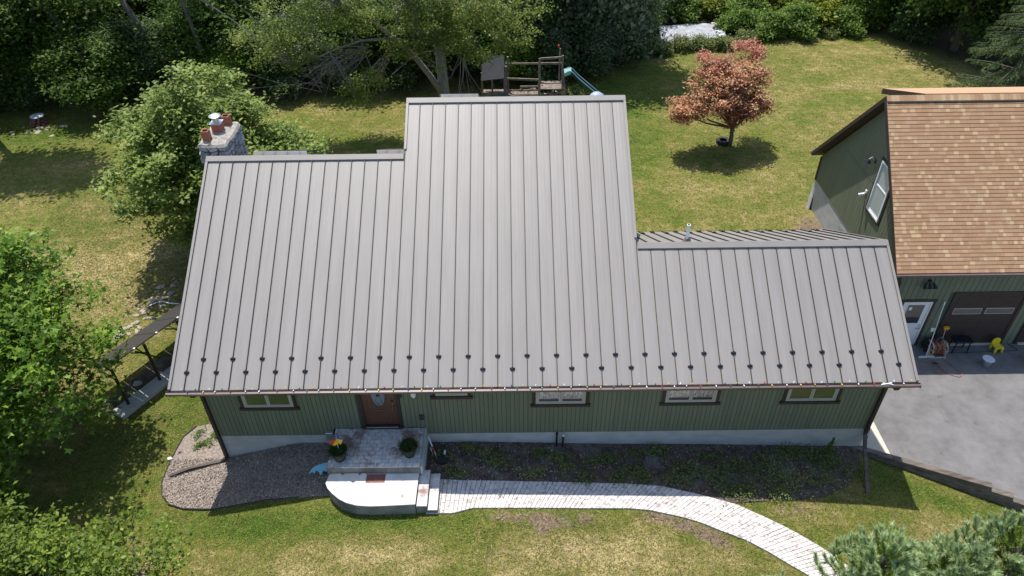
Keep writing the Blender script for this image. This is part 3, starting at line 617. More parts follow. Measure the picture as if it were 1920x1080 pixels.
# string lights
sl = thing('string_lights', 'string of multicoloured bulbs clipped along the front gutter', 'string lights', (10.2,-.07,.0))
pts = []; xx = .2
while xx < RW-.02: pts.append((xx, -.035+random.uniform(-.012,.012), .018+random.uniform(-.008,.012))); xx += .1
part('wire', B().tube(pts, .008, 4), 'black', sl)
BL = {c: mk_mesh('bulb', B().lathe([(.0,0),(.011,.0),(.013,.018),(.02,.035),(.017,.055),(.008,.075),(0,.082)],(0,0,0),7), c, True) for c in ('bulb_white','bulb_red','bulb_yellow','bulb_blue','bulb_green')}
cyc = ['bulb_white','bulb_red','bulb_yellow','bulb_white','bulb_green','bulb_red','bulb_white','bulb_blue','bulb_yellow','bulb_white']
xx = .35; k = 0
while xx < RW-.1:
    up = k % 2 == 0
    rx = random.uniform(-.7,-.1) if up else random.uniform(.9,1.5)
    put('bulb', BL[cyc[(k*7+k//3) % 10]], sl, Vector((xx, -.035 if up else -.05, .022))-WL[sl], (rx, random.uniform(-.5,.5), 0), (.95,)*3)
    xx += random.uniform(.15,.24); k += 1
part('gutter_clip', B().bar((19.3,-.1,.012),(19.6,-.06,.03),.03).bar((19.35,-.05,.03),(19.62,-.12,.02),.02), 'blue_white', sl)

# chimney
ch = thing('chimney', 'rough grey stone chimney with clay flues behind the left end of the roof', 'chimney', (0,7.6,1))
cx0, cx1, cy0, cy1, cz = -.44, .42, 6.85, 8.45, 3.78
part('core', B().box((cx0+.05,cy0+.05,-3.8),(cx1-.05,cy1-.05,cz-.02)), 'mortar', ch)
def stones(u0, u1, z0, z1, place, size=.26):
    # irregular polygons from a jittered grid
    nu = max(2, int((u1-u0)/size)); nz = max(2, int((z1-z0)/(size*.72)))
    P = {}
    for i in range(nu+1):
        for j in range(nz+1):
            P[i,j] = (u0+(u1-u0)*i/nu+(random.uniform(-.4,.4)*size if 0 < i < nu else 0), z0+(z1-z0)*j/nz+(random.uniform(-.35,.35)*size*.72 if 0 < j < nz else 0))
    for i in range(nu):
        for j in range(nz):
            qd = [P[i,j],P[i+1,j],P[i+1,j+1],P[i,j+1]]; cu = sum(p_[0] for p_ in qd)/4; cv = sum(p_[1] for p_ in qd)/4
            pts = []
            for a in range(4):
                p0, p1 = qd[a], qd[(a+1)%4]
                for t in (.18, .82): pts.append((p0[0]*(1-t)+p1[0]*t, p0[1]*(1-t)+p1[1]*t))
            pts = [(cu+(a-cu)*.90, cv+(c-cv)*.88) for a,c in pts]; d = random.uniform(.05,.10)
            b = B(); b.hexa([place(a,c,0) for a,c in pts],[place(cu+(a-cu)*.86,cv+(c-cv)*.86,d) for a,c in pts])
            part('stone', b, 'stone', ch)
stones(cx0, cx1, 2.2, cz, lambda u,z,d: (u, cy0+.05-d, z)); stones(cy0, cy1, 1.4, cz, lambda u,z,d: (cx1-.05+d, u, z)); stones(cy0, cy1, .8, cz, lambda u,z,d: (cx0+.05-d, cy0+cy1-u, z), .3)
b = B(); n = 26; ring = []
for i in range(n):
    t = i/n*4; s = int(t); f = t-s; cs = [(cx0-.04,cy0-.05),(cx1+.04,cy0-.05),(cx1+.04,cy1+.03),(cx0-.04,cy1+.03)]
    p0, p1 = cs[s], cs[(s+1)%4]; ring.append((p0[0]*(1-f)+p1[0]*f+random.uniform(-.03,.03), p0[1]*(1-f)+p1[1]*f+random.uniform(-.03,.03)))
b.add([(x,y,cz-.04+random.uniform(-.02,.02)) for x,y in ring]+[(x+(0-x)*.1,y+(7.65-y)*.06,cz+.04+random.uniform(-.015,.015)) for x,y in ring]+[(x*.45,7.65+(y-7.65)*.5,cz+.10) for x,y in ring]+[(0,7.65,cz+.11)],
      [tuple(range(n))[::-1]]+[(k*n+i,k*n+(i+1)%n,(k+1)*n+(i+1)%n,(k+1)*n+i) for k in range(2) for i in range(n)]+[(2*n+i,2*n+(i+1)%n,3*n) for i in range(n)])
part('crown', b, 'crown', ch)
def flue(x, y, w, h, m='clay'):
    b = B(); w2 = w/2; z0 = cz+.03
    for (a,c,d,e) in ((x-w2,y-w2,x+w2,y-w2+.03),(x-w2,y+w2-.03,x+w2,y+w2),(x-w2,y-w2+.03,x-w2+.03,y+w2-.03),(x+w2-.03,y-w2+.03,x+w2,y+w2-.03)): b.box((a,c,z0),(d,e,z0+h))
    b.box((x-w2+.03,y-w2+.03,z0+.05),(x+w2-.03,y+w2-.03,z0+h*.55),1)
    part('flue', b, [m,'black'], ch)
flue(-.2, 7.15, .22, .36); flue(-.02, 7.72, .30, .34); flue(.12, 8.2, .24, .36)
cap = B(); cap.box((-.20,7.54,cz+.375),(.16,7.90,cz+.40)).lathe([(.10,0),(.10,.10),(.115,.10),(.115,.17)],(-.02,7.72,cz+.40),14)
cap.lathe([(.0,.235),(.12,.225),(.185,.19),(.19,.175),(0,.17)],(-.02,7.72,cz+.42),20)
part('chimney_cap', cap, 'steel', ch)

# porch
porch = thing('porch', 'stepped stamped-concrete porch with rounded lower landing at the front door', 'porch', (5.4,-.6,-3))
zu = -2.33; zl = -2.61
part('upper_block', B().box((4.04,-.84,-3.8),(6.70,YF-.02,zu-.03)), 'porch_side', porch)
nx_, ny_ = 13, 10
for i in range(nx_):
    for j in range(ny_):
        x0 = 4.05+i*(2.64/nx_); x1 = x0+2.64/nx_; y0 = -.84+j*(1.42/ny_); y1 = y0+1.42/ny_; off = (.1 if j % 2 else 0)
        xa, xb = max(4.04, x0+off*1.0), min(6.70, x1+off)
        if i == 0 and j % 2: part('paver', B().box((4.05,y0+.006,zu-.03),(x0+off-.006,y1-.006,zu+random.uniform(-.002,.002))), 'stamp', porch)
        if xb-xa < .03: continue
        m_ = 'stamp'
        part('paver', B().box((xa+.005,y0+.005,zu-.03),(xb-.005,y1-.005,zu+random.uniform(-.002,.002))), m_, porch)
outl = [(4.08,-.85),(4.05,-1.16),(4.13,-1.32),(4.30,-1.50),(4.52,-1.68),(4.75,-1.80),(5.02,-1.88),(5.38,-1.915),(5.9,-1.90),(6.62,-1.87),(6.64,-.85)]
cxp, cyp = 5.4, -1.3
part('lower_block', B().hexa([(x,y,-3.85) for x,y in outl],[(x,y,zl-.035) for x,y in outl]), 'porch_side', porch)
lip = [(cxp+(x-cxp)*1.012, cyp+(y-cyp)*1.02) for x,y in outl[1:-1]]; lip = [outl[0]]+lip+[outl[-1]]
part('landing_slab', B().hexa([(x,y,zl-.034) for x,y in lip],[(x,y,zl) for x,y in lip]), 'stamp_smooth', porch)
part('brick_inlay', B().box((5.16,-1.16,zl-.01),(5.70,-.875,zl+.006)), 'brick', porch)
for i,(a,c,d) in enumerate(((4.12,4.45,.02),(4.5,4.95,-.01),(4.98,5.14,.05))):
    part('broken_slab', B().hexa([(a,-.93,zl+.001),(c,-.93+d,zl+.001),(c-.03,-.86,zl+.001),(a+.02,-.86,zl+.001)],[(a,-.93,zl+.03),(c,-.93+d,zl+.04),(c-.03,-.86,zl+.05),(a+.02,-.86,zl+.04)]), 'concrete_warm', porch)
part('step', B().box((6.64,-1.85,-3.8),(6.93,-.66,-2.77)), 'porch_side', porch); part('step_tread', B().box((6.645,-1.86,-2.768),(6.94,-.65,-2.73)), 'stamp', porch)
part('step', B().box((6.931,-1.88,-3.8),(7.21,-.69,-2.91)), 'porch_side', porch); part('step_tread', B().box((6.941,-1.89,-2.908),(7.22,-.68,-2.87)), 'stamp', porch)
part('edge_board', B().box((6.701,-.84,-3.8),(6.76,YF-.03,zu+.0)), 'concrete', porch)

# edging of the left bed
eg = B(); zs = [(x,y,tz(x,y)+.05) for x,y in BEDL[2:-2]]; eg.tube(zs, .018, 5); 
tag(part('bed_edging', eg, 'soft_black'), 'thin black plastic edging round the left mulch bed', 'edging')

# ------------------------------------------------------------------ retaining timbers
rt = thing('retaining_wall', 'weathered timber retaining wall stepping down beside the driveway', 'retaining wall', (22,-.2,-4))
def tl(x0, x1, zt, yo=0):
    b = B().bar((x0,timber_y(x0)+yo,zt-.075),(x1,timber_y(x1)+yo,zt-.075),.19,.148); part('timber', b, 'timber', rt, bevel=.008)
tl(19.72,20.86,-3.47,.0); tl(20.87,23.3,-3.47,0); 
for k,(xe) in enumerate((23.85,26,28,28)):
    zt = -3.62-.15*k; tl(19.75,21.9-.3*k,zt,-.025-.01*k); tl(21.91-.3*k,xe,zt,-.015-.01*k)
for k in range(4,8): tl(19.8,26,-3.62-.15*k,-.03)

# ------------------------------------------------------------------ GARAGE
gar = thing('garage', 'green garage with tan and brown shingle roof at the right edge', 'garage', (28,10.5,-4.6))
GX0 = 22.74; GX1 = 36.; GYE, GZE = 6.2, -1.08; GYR, GZR = 10.55, 3.46; GYB = 15.0; gs = (GZR-GZE)/(GYR-GYE); ga = math.atan(gs); gL = math.hypot(GZR-GZE, GYR-GYE)
groof = put('shingle_roof', None, gar, (0,0,0))
b = B(); pr = [(GYE-.02,GZE-.045),(GYR,GZR-.02),(GYB,GZE-.045),(GYB,GZE-.20),(GYR,GZR-.24),(GYE-.02,GZE-.20)]
b.add([(GX0,y,z) for y,z in pr]+[(GX1,y,z) for y,z in pr], [tuple(range(6)),tuple(range(6,12))[::-1]]+[(i,i+6,(i+1)%6+6,(i+1)%6) for i in range(6)])
part('roof_deck', b, 'brown', groof)
NC = 45; ex = gL/NC
wids = [.12,.15,.18,.22,.27,.33]; mm = ['shingle_a','shingle_b','shingle_c','shingle_d']
def tabm(w, m): 
    return mk_mesh('shingle', B().hexa([(.0015,-.006,-.004),(w-.0015,-.006,-.004),(w-.0015,ex,-.006),(.0015,ex,-.006)],[(.0015,-.006,.016),(w-.0015,-.006,.016),(w-.0015,ex,.003),(.0015,ex,.003)]), m)
TM = {}
rest = B(); nparts = 0; rot = Matrix.Rotation(ga, 4, 'X')
for r in range(NC):
    x = GX0-.02-random.random()*.1; last = None; o = Vector((0,GYE-.02,GZE-.02))+rot@Vector((0,r*ex,0))
    while x < GX1-2.5:
        w = random.choice(wids); 
        k = random.choices(mm, [.44,.24,.17 if last != 'shingle_c' else .06,.2])[0]
        if k == 'shingle_c': w = random.choice(wids[:3])
        last = k
        if x < GX0-.02: w = w-(GX0-.02-x); x = GX0-.02
        if w < .03: x += max(w,.01); continue
        if r < 16 and x < 28.2 and nparts < 300:
            wk_ = round(w, 3)
            if (wk_,k) not in TM: TM[wk_,k] = tabm(wk_, k)
            put('shingle', TM[wk_,k], groof, Vector((x,o.y,o.z))-WL[gar], (ga,0,0)); nparts += 1
        else:
            vs = [(.0015,-.006,-.004),(w-.0015,-.006,-.004),(w-.0015,ex,-.006),(.0015,ex,-.006),(.0015,-.006,.016),(w-.0015,-.006,.016),(w-.0015,ex,.003),(.0015,ex,.003)]
            vs = [rot@Vector(v)+Vector((x,o.y,o.z)) for v in vs]
            rest.hexa(vs[:4], vs[4:], mm.index(k))
        x += w
so = part('shingle_field', rest, mm, groof); so['kind'] = 'stuff'
# ridge cap shingles and lead strip
cm = [mk_mesh('ridge_shingle', B().hexa([(0,-.15,-.145),(.15,-.15,-.145),(.15,0,.0),(0,0,.0)],[(0,-.15,-.125),(.146,-.15,-.13),(.146,0,.022),(0,0,.03)]).hexa([(0,.001,.0),(.15,.001,.0),(.15,.15,-.145),(0,.15,-.145)],[(0,.001,.03),(.146,.001,.022),(.146,.15,-.13),(0,.15,-.125)]), m) for m in ('shingle_d','shingle_c','shingle_a')]
x = GX0-.02
while x < 33: put('ridge_shingle', random.choice(cm), groof, Vector((x,GYR,GZR+.02))-WL[gar]); x += .148
rb = B().bar((GX0,GYR-.17,GZR-.165),(GX1,GYR-.17,GZR-.165),.05,.03); part('ridge_vent', rb, 'black', groof)
part('back_slope', B().hexa([(GX0,GYR+.02,GZR-.02),(GX1,GYR+.02,GZR-.02),(GX1,GYB+.02,GZE-.04),(GX0,GYB+.02,GZE-.04)],[(GX0,GYR+.02,GZR+.0),(GX1,GYR+.02,GZR+.0),(GX1,GYB+.02,GZE-.02),(GX0,GYB+.02,GZE-.02)]), 'shingle_a', groof)
# rear shed dormer roof just above the ridge line
part('dormer_roof', B().hexa([(24.2,10.75,3.40),(GX1,10.75,3.40),(GX1,13.6,2.34),(24.2,13.6,2.34)],[(24.2,10.75,3.46),(GX1,10.75,3.46),(GX1,13.6,2.42),(24.2,13.6,2.42)]), 'shingle_d', groof)
part('dormer_fascia', B().hexa([(24.15,10.75,3.25),(24.19,10.75,3.25),(24.19,13.62,2.2),(24.15,13.62,2.2)],[(24.15,10.75,3.455),(24.19,10.75,3.455),(24.19,13.62,2.415),(24.15,13.62,2.415)]), 'brown', groof)
part('dormer_wall', B().hexa([(24.3,10.8,1.5),(GX1-1,10.8,1.5),(GX1-1,13.3,-1),(24.3,13.3,-1)],[(24.3,10.8,3.38),(GX1-1,10.8,3.38),(GX1-1,13.3,2.43),(24.3,13.3,2.43)]), 'siding', groof)
# rake boards, gutter
rk = B()
for (ya,za,yb_,zb_) in ((GYE-.03,GZE-.03,GYR,GZR),(GYR,GZR,GYB+.02,GZE-.02)):
    rk.hexa([(GX0-.045,ya,za-.2),(GX0-.022,ya,za-.2),(GX0-.022,ya,za+.02),(GX0-.045,ya,za+.02)][::-1],[(GX0-.045,yb_,zb_-.2),(GX0-.022,yb_,zb_-.2),(GX0-.022,yb_,zb_+.02),(GX0-.045,yb_,zb_+.02)][::-1])
part('rake_board', rk, 'brown', groof)
part('rake_soffit', B().hexa([(GX0-.02,GYR,GZR-.26),(23.06,GYR,GZR-.26),(23.06,GYB-.1,GZE-.13),(GX0-.02,GYB-.1,GZE-.13)],[(GX0-.02,GYR,GZR-.245),(23.06,GYR,GZR-.245),(23.06,GYB-.1,GZE-.115),(GX0-.02,GYB-.1,GZE-.115)]), 'brown', groof)
b = B(); n = len(pr2 := [(y+GYE-.01, z+GZE-.02) for y,z in [(-.088,.008),(-.14,-.010),(-.138,-.026),(-.115,-.06),(-.10,-.12),(-.016,-.12),(-.016,-.02),(-.022,-.02),(-.022,-.112),(-.094,-.112),(-.109,-.06),(-.122,-.020),(-.088,-.004)]])
b.add([(GX0-.06,y,z) for y,z in pr2]+[(GX1,y,z) for y,z in pr2], [(i,(i+1)%n,(i+1)%n+n,i+n) for i in range(n)])
b.box((GX0-.064,GYE-.145,GZE-.14),(GX0-.06,GYE-.02,GZE-.02)); part('gutter', b, 'gutter', gar)
part('gutter', B().box((GX0-.06,GYB+.0,GZE-.16),(GX1,GYB+.13,GZE-.04)), 'gutter', gar)
part('downspout', B().bar((GX0+.08,GYE-.08,GZE-.13),(23.04,6.27,GZE-.55),.08,.07).bar((23.035,6.28,GZE-.5),(23.035,6.28,-4.5),.08,.06), 'brown', gar)
GW = 23.07; GF = 6.35
gwall = put('wall', None, gar, (0,0,0))
pr = [(GF+.002,-2.32),(GF+.002,GZE+(GF-GYE)*gs-.28),(GYR,GZR-.29),(GYB-.25,GZE+.25*gs-.28),(GYB-.25,-2.32)]
prism('core_wall', GW+.002, GX1-.2, pr, 'groove', gwall)
part('front_backing', B().box((GW+.002,GF+.004,DRIVE-.1),(GX1-.2,GF+.15,-2.2)), 'groove', gwall)
part('foundation', B().box((GW+.012,GF+.15,-5),(GX1-.3,GYB-.26,-2.325)), 'concrete', gar)
part('foundation_wing', B().hexa([(GW-.24,14.1,-4.6),(GW+.0,14.75,-4.6),(GW+.0,14.9,-4.6),(GW-.3,14.3,-4.6)],[(GW-.02,14.5,-3.0),(GW+.0,14.75,-2.6),(GW+.0,14.9,-2.6),(GW-.02,14.8,-3.0)]), 'concrete', gar)
# gable siding
gb_ = .20; yy = GF+.02
while yy < GYB-.3:
    ym = yy+gb_
    def top(y_): return (GZE+(y_-GYE)*gs if y_ < GYR else GZR-(y_-GYR)*gs)-.27
    zb_ = -2.34 if yy > 8.6 else -4.5
    t0, t1 = top(yy+.008), top(ym-.008)
    b = B().hexa([(GW-.016,yy+.008,zb_),(GW,yy+.008,zb_),(GW,ym-.008,zb_),(GW-.016,ym-.008,zb_)],[(GW-.016,yy+.008,t0),(GW,yy+.008,t0),(GW,ym-.008,t1),(GW-.016,ym-.008,t1)])
    part('siding_board', b, 'siding', gwall); yy += gb_
part('corner_trim', B().box((GW-.04,GYB-.34,-2.36),(GW+.0,GYB-.2,GZE-.15)), 'brown', gwall)
part('joint_strip', B().box((GW-.022,GYR-.6,.18),(GW-.017,12.75,.195)), 'groove', gwall)
# gable window (tall slider with deep white frame)
gw = put('window', None, gar, (0,0,0)); wy0, wy1, wz0, wz1 = 8.88, 9.92, -.80, 1.26
part('window_trim', B().box((GW-.05,wy0-.10,wz0-.10),(GW-.017,wy0,wz1+.1)).box((GW-.05,wy1,wz0-.1),(GW-.017,wy1+.10,wz1+.1)).box((GW-.06,wy0,wz0-.1),(GW-.017,wy1,wz0)).box((GW-.05,wy0,wz1),(GW-.017,wy1,wz1+.10)), 'brown', gw)
part('frame', B().box((GW-.07,wy0,wz0),(GW-.0,wy0+.07,wz1)).box((GW-.07,wy1-.07,wz0),(GW,wy1,wz1)).box((GW-.07,wy0+.07,wz0),(GW,wy1-.07,wz0+.07)).box((GW-.07,wy0+.07,wz1-.07),(GW,wy1-.07,wz1)), 'white', gw)
zm = .36
part('sash', B().box((GW-.045,wy0+.07,wz0+.07),(GW-.02,wy0+.13,zm)).box((GW-.045,wy1-.13,wz0+.07),(GW-.02,wy1-.07,zm)).box((GW-.045,wy0+.13,wz0+.07),(GW-.02,wy1-.13,wz0+.13)).box((GW-.045,wy0+.13,zm-.06),(GW-.02,wy1-.13,zm)), 'white', gw)
part('pane', B().box((GW-.034,wy0+.13,wz0+.13),(GW-.030,wy1-.13,zm-.06)), 'glass_pale', gw)
part('pane', B().box((GW-.025,wy0+.07,zm+.004),(GW-.021,wy1-.07,wz1-.07)), 'glass_pale', gw)
w1 = thing('barn_lamp', 'black gooseneck lamp high on the garage gable beside the window', 'lamp', (GW-.1,10.45,.9))
part('arm', B().tube([(GW-.017,10.45,.95),(GW-.18,10.45,1.10),(GW-.30,10.45,1.0)],.02,6), 'steel', w1); part('shade', B().lathe([(.02,.10),(.06,.06),(.13,-.04),(.12,-.04),(0,.02)],(GW-.30,10.45,.93),12), 'black', w1); part('mount', B().box((GW-.045,10.38,.88),(GW-.017,10.52,1.02)), 'black', w1)
w2 = thing('security_camera', 'small white camera fixed on the garage gable left of the window', 'camera', (GW-.1,10.35,-.45))
part('body', B().bar((GW-.06,10.33,-.42),(GW-.26,10.40,-.50),.09,.09), 'white', w2, bevel=.01); part('mount', B().box((GW-.05,10.28,-.38),(GW-.017,10.40,-.26)), 'white', w2)
# garage front boards
fbd = .20; x = GW
openings = [(23.42,24.66,-2.42),(25.22,27.88,-2.1),(28.35,31.2,-2.1)]
while x < GX1-.3:
    zt = GZE-.16; zb_ = DRIVE
    for o0,o1,ot in openings:
        if x+fbd > o0+.02 and x < o1-.02: zb_ = ot
    part('siding_board', B().box((x+.008,GF-.016,zb_),(x+fbd-.008,GF,zt)), 'siding', gwall); x += fbd
part('soffit', B().box((GX0,GYE+.0,GZE-.19),(GX1,GF+.1,GZE-.165)), 'brown', gar)
# side door
sd = put('side_door', None, gar, (0,0,0)); a, c, zb_, zt = 23.52, 24.56, DRIVE+.02, -2.52
part('door_trim', B().box((a-.10,GF-.045,DRIVE),(a,GF-.017,zt)).box((c,GF-.045,DRIVE),(c+.1,GF-.017,zt)).box((a-.13,GF-.05,zt),(c+.13,GF-.017,zt+.10)), 'brown', sd)
part('frame', B().box((a,GF-.04,zb_),(a+.06,GF+.0,zt)).box((c-.06,GF-.04,zb_),(c,GF+.0,zt)).box((a+.06,GF-.04,zt-.06),(c-.06,GF+.0,zt)), 'white', sd)
part('door_slab', B().box((a+.065,GF-.02,zb_),(c-.065,GF+.003,zt-.065)), 'white', sd)
part('pane', B().box((a+.2,GF-.026,-3.55),(c-.24,GF-.0215,zt-.16)), 'glass_dark', sd)
part('pane_frame', B().box((a+.17,GF-.03,-3.585),(c-.21,GF-.0205,-3.552)).box((a+.17,GF-.03,-3.55),(a+.198,GF-.0205,zt-.158)).box((c-.238,GF-.03,-3.55),(c-.21,GF-.0205,zt-.158)), 'white', sd)
part('notice', B().box((a+.27,GF-.029,-2.92),(a+.37,GF-.0265,-2.78)), 'screen', sd)
part('panel', B().box((a+.2,GF-.026,-4.45),(c-.6,GF-.0205,-3.75)).box((a+.52,GF-.026,-4.45),(c-.24,GF-.0205,-3.75)), 'white', sd, bevel=.004)
part('handle', B().lathe([(.03,-.02),(.035,0),(.0,.03)],(c-.13,GF-.05,-3.66),8).bar((c-.13,GF-.03,-3.8),(c-.13,GF-.07,-3.8),.05).bar((c-.13,GF-.07,-3.8),(c-.25,GF-.075,-3.8),.025), 'steel', sd)
# overhead doors
def odoor(x0, x1, zt=-2.2):
    d = put('overhead_door', None, gar, (0,0,0)); nsec = 4; H = zt-(DRIVE+.02); h = H/nsec
    part('door_trim', B().box((x0-.11,GF-.04,DRIVE),(x0,GF-.017,zt)).box((x1,GF-.04,DRIVE),(x1+.11,GF-.017,zt)).box((x0-.11,GF-.045,zt),(x1+.11,GF-.017,zt+.11)), 'brown', d)
    for k in range(nsec):
        z0 = DRIVE+.02+k*h
        b = B().box((x0,GF-.014,z0+.006),(x1,GF+.004,z0+h-.006)); 
        b.box((x0,GF-.0135,z0-.006),(x1,GF+.0035,z0+.0055))
        part('door_section', b, 'brown', d)
        mid = (x0+x1)/2
        for (u0,u1) in ((x0+.12,mid-.07),(mid+.07,x1-.12)):
            if k == nsec-2+0 and True: pass
            if k == 2:
                part('lite_frame', B().box((u0,GF-.026,z0+h*.45),(u1,GF-.0145,z0+h*.45+.025)).box((u0,GF-.026,z0+h*.86),(u1,GF-.0145,z0+h*.86+.03)).box((u0,GF-.026,z0+h*.45+.025),(u0+.02,GF-.0145,z0+h*.86)).box((u1-.02,GF-.026,z0+h*.45+.025),(u1,GF-.0145,z0+h*.86)), 'frame', d)
                part('pane', B().box((u0+.02,GF-.020,z0+h*.45+.025),(u1-.02,GF-.0145,z0+h*.86)), 'glass_dark', d)
            else:
                part('raised_panel', B().box((u0,GF-.022,z0+h*.22),(u1,GF-.0145,z0+h*.78)), 'brown', d, bevel=.006)
    part('door_seal', B().box((x0,GF-.10,DRIVE+.0035),(x1,GF-.016,DRIVE+.05)), 'concrete_warm', d)
odoor(25.33, 27.77); odoor(28.46, 31.1)
fl = thing('floodlight', 'black three-head floodlight under the garage eave', 'floodlight', (24.07,GF-.1,-1.6))
part('base', B().lathe([(.06,-.02),(.06,.02)],(24.07,GF-.05,-1.52),10), 'black', fl)
for dx_ in (-.17,0,.17): part('lamp_head', B().tube([(24.07,GF-.06,-1.52),(24.07+dx_*.7,GF-.12,-1.6)],.018,6).tube([(24.07+dx_*.8,GF-.12,-1.58),(24.07+dx_,GF-.2,-1.68),(24.07+dx_*1.1,GF-.26,-1.74)],[.035,.06,.075],10), 'black', fl)
oc = thing('outlet_cover', 'white outlet cover on the garage wall right of the side door', 'outlet', (25.0,GF-.03,-3.9))
part('plate', B().box((24.93,GF-.05,-3.98),(25.07,GF-.017,-3.80)), 'white', oc, bevel=.01); part('lid', B().box((24.95,GF-.06,-3.96),(25.05,GF-.051,-3.88)), 'white', oc)

# ------------------------------------------------------------------ things on the driveway
D0 = DRIVE
def chair(loc, rz, label):
    t = thing('kids_chair', label, 'chair', loc, rz, 'yellow toy chairs on the driveway')
    s = B().hexa([(-.17,-.15,.22),(.17,-.15,.22),(.15,.15,.22),(-.15,.15,.22)],[(-.18,-.16,.27),(.18,-.16,.27),(.16,.16,.27),(-.16,.16,.27)]); part('seat', s, 'yellow', t, world_coords=False, bevel=.02)
    pts = [(.17*math.cos(a), .10+.25*math.sin(a)) for a in np.linspace(0, math.pi, 9)]
    pts = [(-.17,.0)]+[(-x,z+.1) for x,z in [(.17*math.cos(a), .14*math.sin(a)) for a in np.linspace(0, math.pi, 9)]]+[(.17,.0)]
    pts = [(x, z*1.0+.27) for x,z in pts]
    b = B().hexa([(x,.12+.05*(z-.27),z) for x,z in pts][::-1],[(x,.165+.1*(z-.27),z) for x,z in pts][::-1]); part('backrest', b, 'yellow', t, world_coords=False, bevel=.01)
    for sx in (-1,1):
        for sy in (-1,1): part('leg', B().tube([(sx*.125,sy*.11,.23),(sx*.15,sy*.14,0)],[.05,.042],8), 'yellow', t, world_coords=False, smooth=True)
chair((27.45,5.95,D0), .12, 'yellow toy chair standing in front of the first overhead door')
chair((28.45,5.40,D0), 1.2, 'yellow toy chair at the right edge in front of the second overhead door')
bk = thing('bucket', 'grey plastic bucket with pale rim standing on the shaded driveway', 'bucket', (26.7,5.2,D0)); 
prb = [(.0,.012),(.125,.01),(.175,.30),(.20,.30),(.20,.32),(.165,.32),(.115,.03),(0,.03)]
b = B().lathe(prb,(0,0,0),20); o = part('body', b, 'bucket', bk, world_coords=False, smooth=False); o.rotation_euler = (0,.0,0)
part('handle', B().tube([(.19*math.cos(a),.19*math.sin(a)*.35-.1,.30+.0*a) for a in np.linspace(math.pi,2*math.pi,8)],.006,4), 'steel', bk, world_coords=False)
part('rim', B().lathe([(.17,.318),(.203,.318),(.203,.33),(.17,.33)],(0,0,0),20), 'blue_white', bk, world_coords=False)
# squeegee on long pole
sq = thing('squeegee', 'long white pole squeegee leaning against the garage wall', 'squeegee', (24.7,5.65,D0))
part('pole', B().tube([(24.72,5.66,D0+.05),(24.96,6.30,D0+2.15)],.016,8).tube([(24.945,6.26,D0+2.02),(24.96,6.30,D0+2.15)],.026,8), 'white', sq)
part('blade', B().bar((24.42,5.62,D0+.03),(25.02,5.66,D0+.03),.07,.05), 'blue_white', sq, bevel=.005)
# hose reel
hr = thing('hose_reel', 'reel wound with orange hose beside the garage wall', 'hose reel', (25.12,5.85,D0))
for sx in (-.26,.26):
    b = B(); n = 20; b.tube([(sx,.26*math.cos(2*math.pi*i/n),.30+.26*math.sin(2*math.pi*i/n)) for i in range(n+1)],.022,6,cap=False)
    for k in range(3): a = math.pi*k/3; b.bar((sx,.25*math.cos(a),.30+.25*math.sin(a)),(sx,-.25*math.cos(a),.30-.25*math.sin(a)),.03)
    part('wheel', b, 'reel', hr, world_coords=False)
part('stand', B().bar((-.3,-.25,.02),(-.3,.25,.02),.04).bar((.3,-.25,.02),(.3,.25,.02),.04).bar((-.3,-.25,.02),(.3,-.25,.02),.04).bar((-.3,-.2,.03),(-.3,0,.3),.03).bar((.3,-.2,.03),(.3,0,.3),.03), 'reel', hr, world_coords=False)
b = B(); pts = []
for i in range(0, 240): a = i*.42; pts.append((-.21+.42*abs(((i/40.) % 2)-1), (.15+.0004*i)*math.cos(a), .30+(.15+.0004*i)*math.sin(a)))
part('coiled_hose', b.tube(pts,.016,5), 'hose', hr, world_coords=False, smooth=True)
hz = D0+.02
def smoothpts(P, n=8):
    P = [np.array(p, float) for p in P]; out = []
    for i in range(len(P)-1):
        p0, p1, p2, p3 = P[max(i-1,0)], P[i], P[i+1], P[min(i+2,len(P)-1)]
        for k in range(n):
            t = k/n; out.append(tuple(.5*((2*p1)+(-p0+p2)*t+(2*p0-5*p1+4*p2-p3)*t*t+(-p0+3*p1-3*p2+p3)*t**3)))
    out.append(tuple(P[-1])); return out
ho = [(25.3,5.75,hz),(25.32,5.5,hz),(25.5,5.1,hz),(25.62,4.8,hz),(25.5,4.62,hz),(25.3,4.66,hz),(25.1,4.82,hz),(24.98,5.02,hz+.01),(24.85,5.08,hz),(24.70,4.98,hz),(24.72,4.82,hz),(24.88,4.76,hz),(25.02,4.84,hz),(25.04,4.98,hz+.02),(24.9,5.2,hz),(24.6,5.4,hz),(24.3,5.55,hz),(23.9,5.6,hz)]
h = thing('garden_hose', 'orange hose looped on the shaded driveway in front of the reel', 'hose', (24.8,5,D0))
part('hose', B().tube(smoothpts(ho),.011,5), 'hose', h, smooth=True)
part('nozzle', B().tube([(24.78,5.33,hz+.01),(24.9,5.32,hz+.02),(25.0,5.26,hz)],[.02,.03,.015],6).tube(smoothpts([(23.9,5.12,hz),(24.3,5.1,hz),(24.6,5.2,hz),(24.8,5.33,hz)]),.009,4,mi=1), ['black','hose'], h)
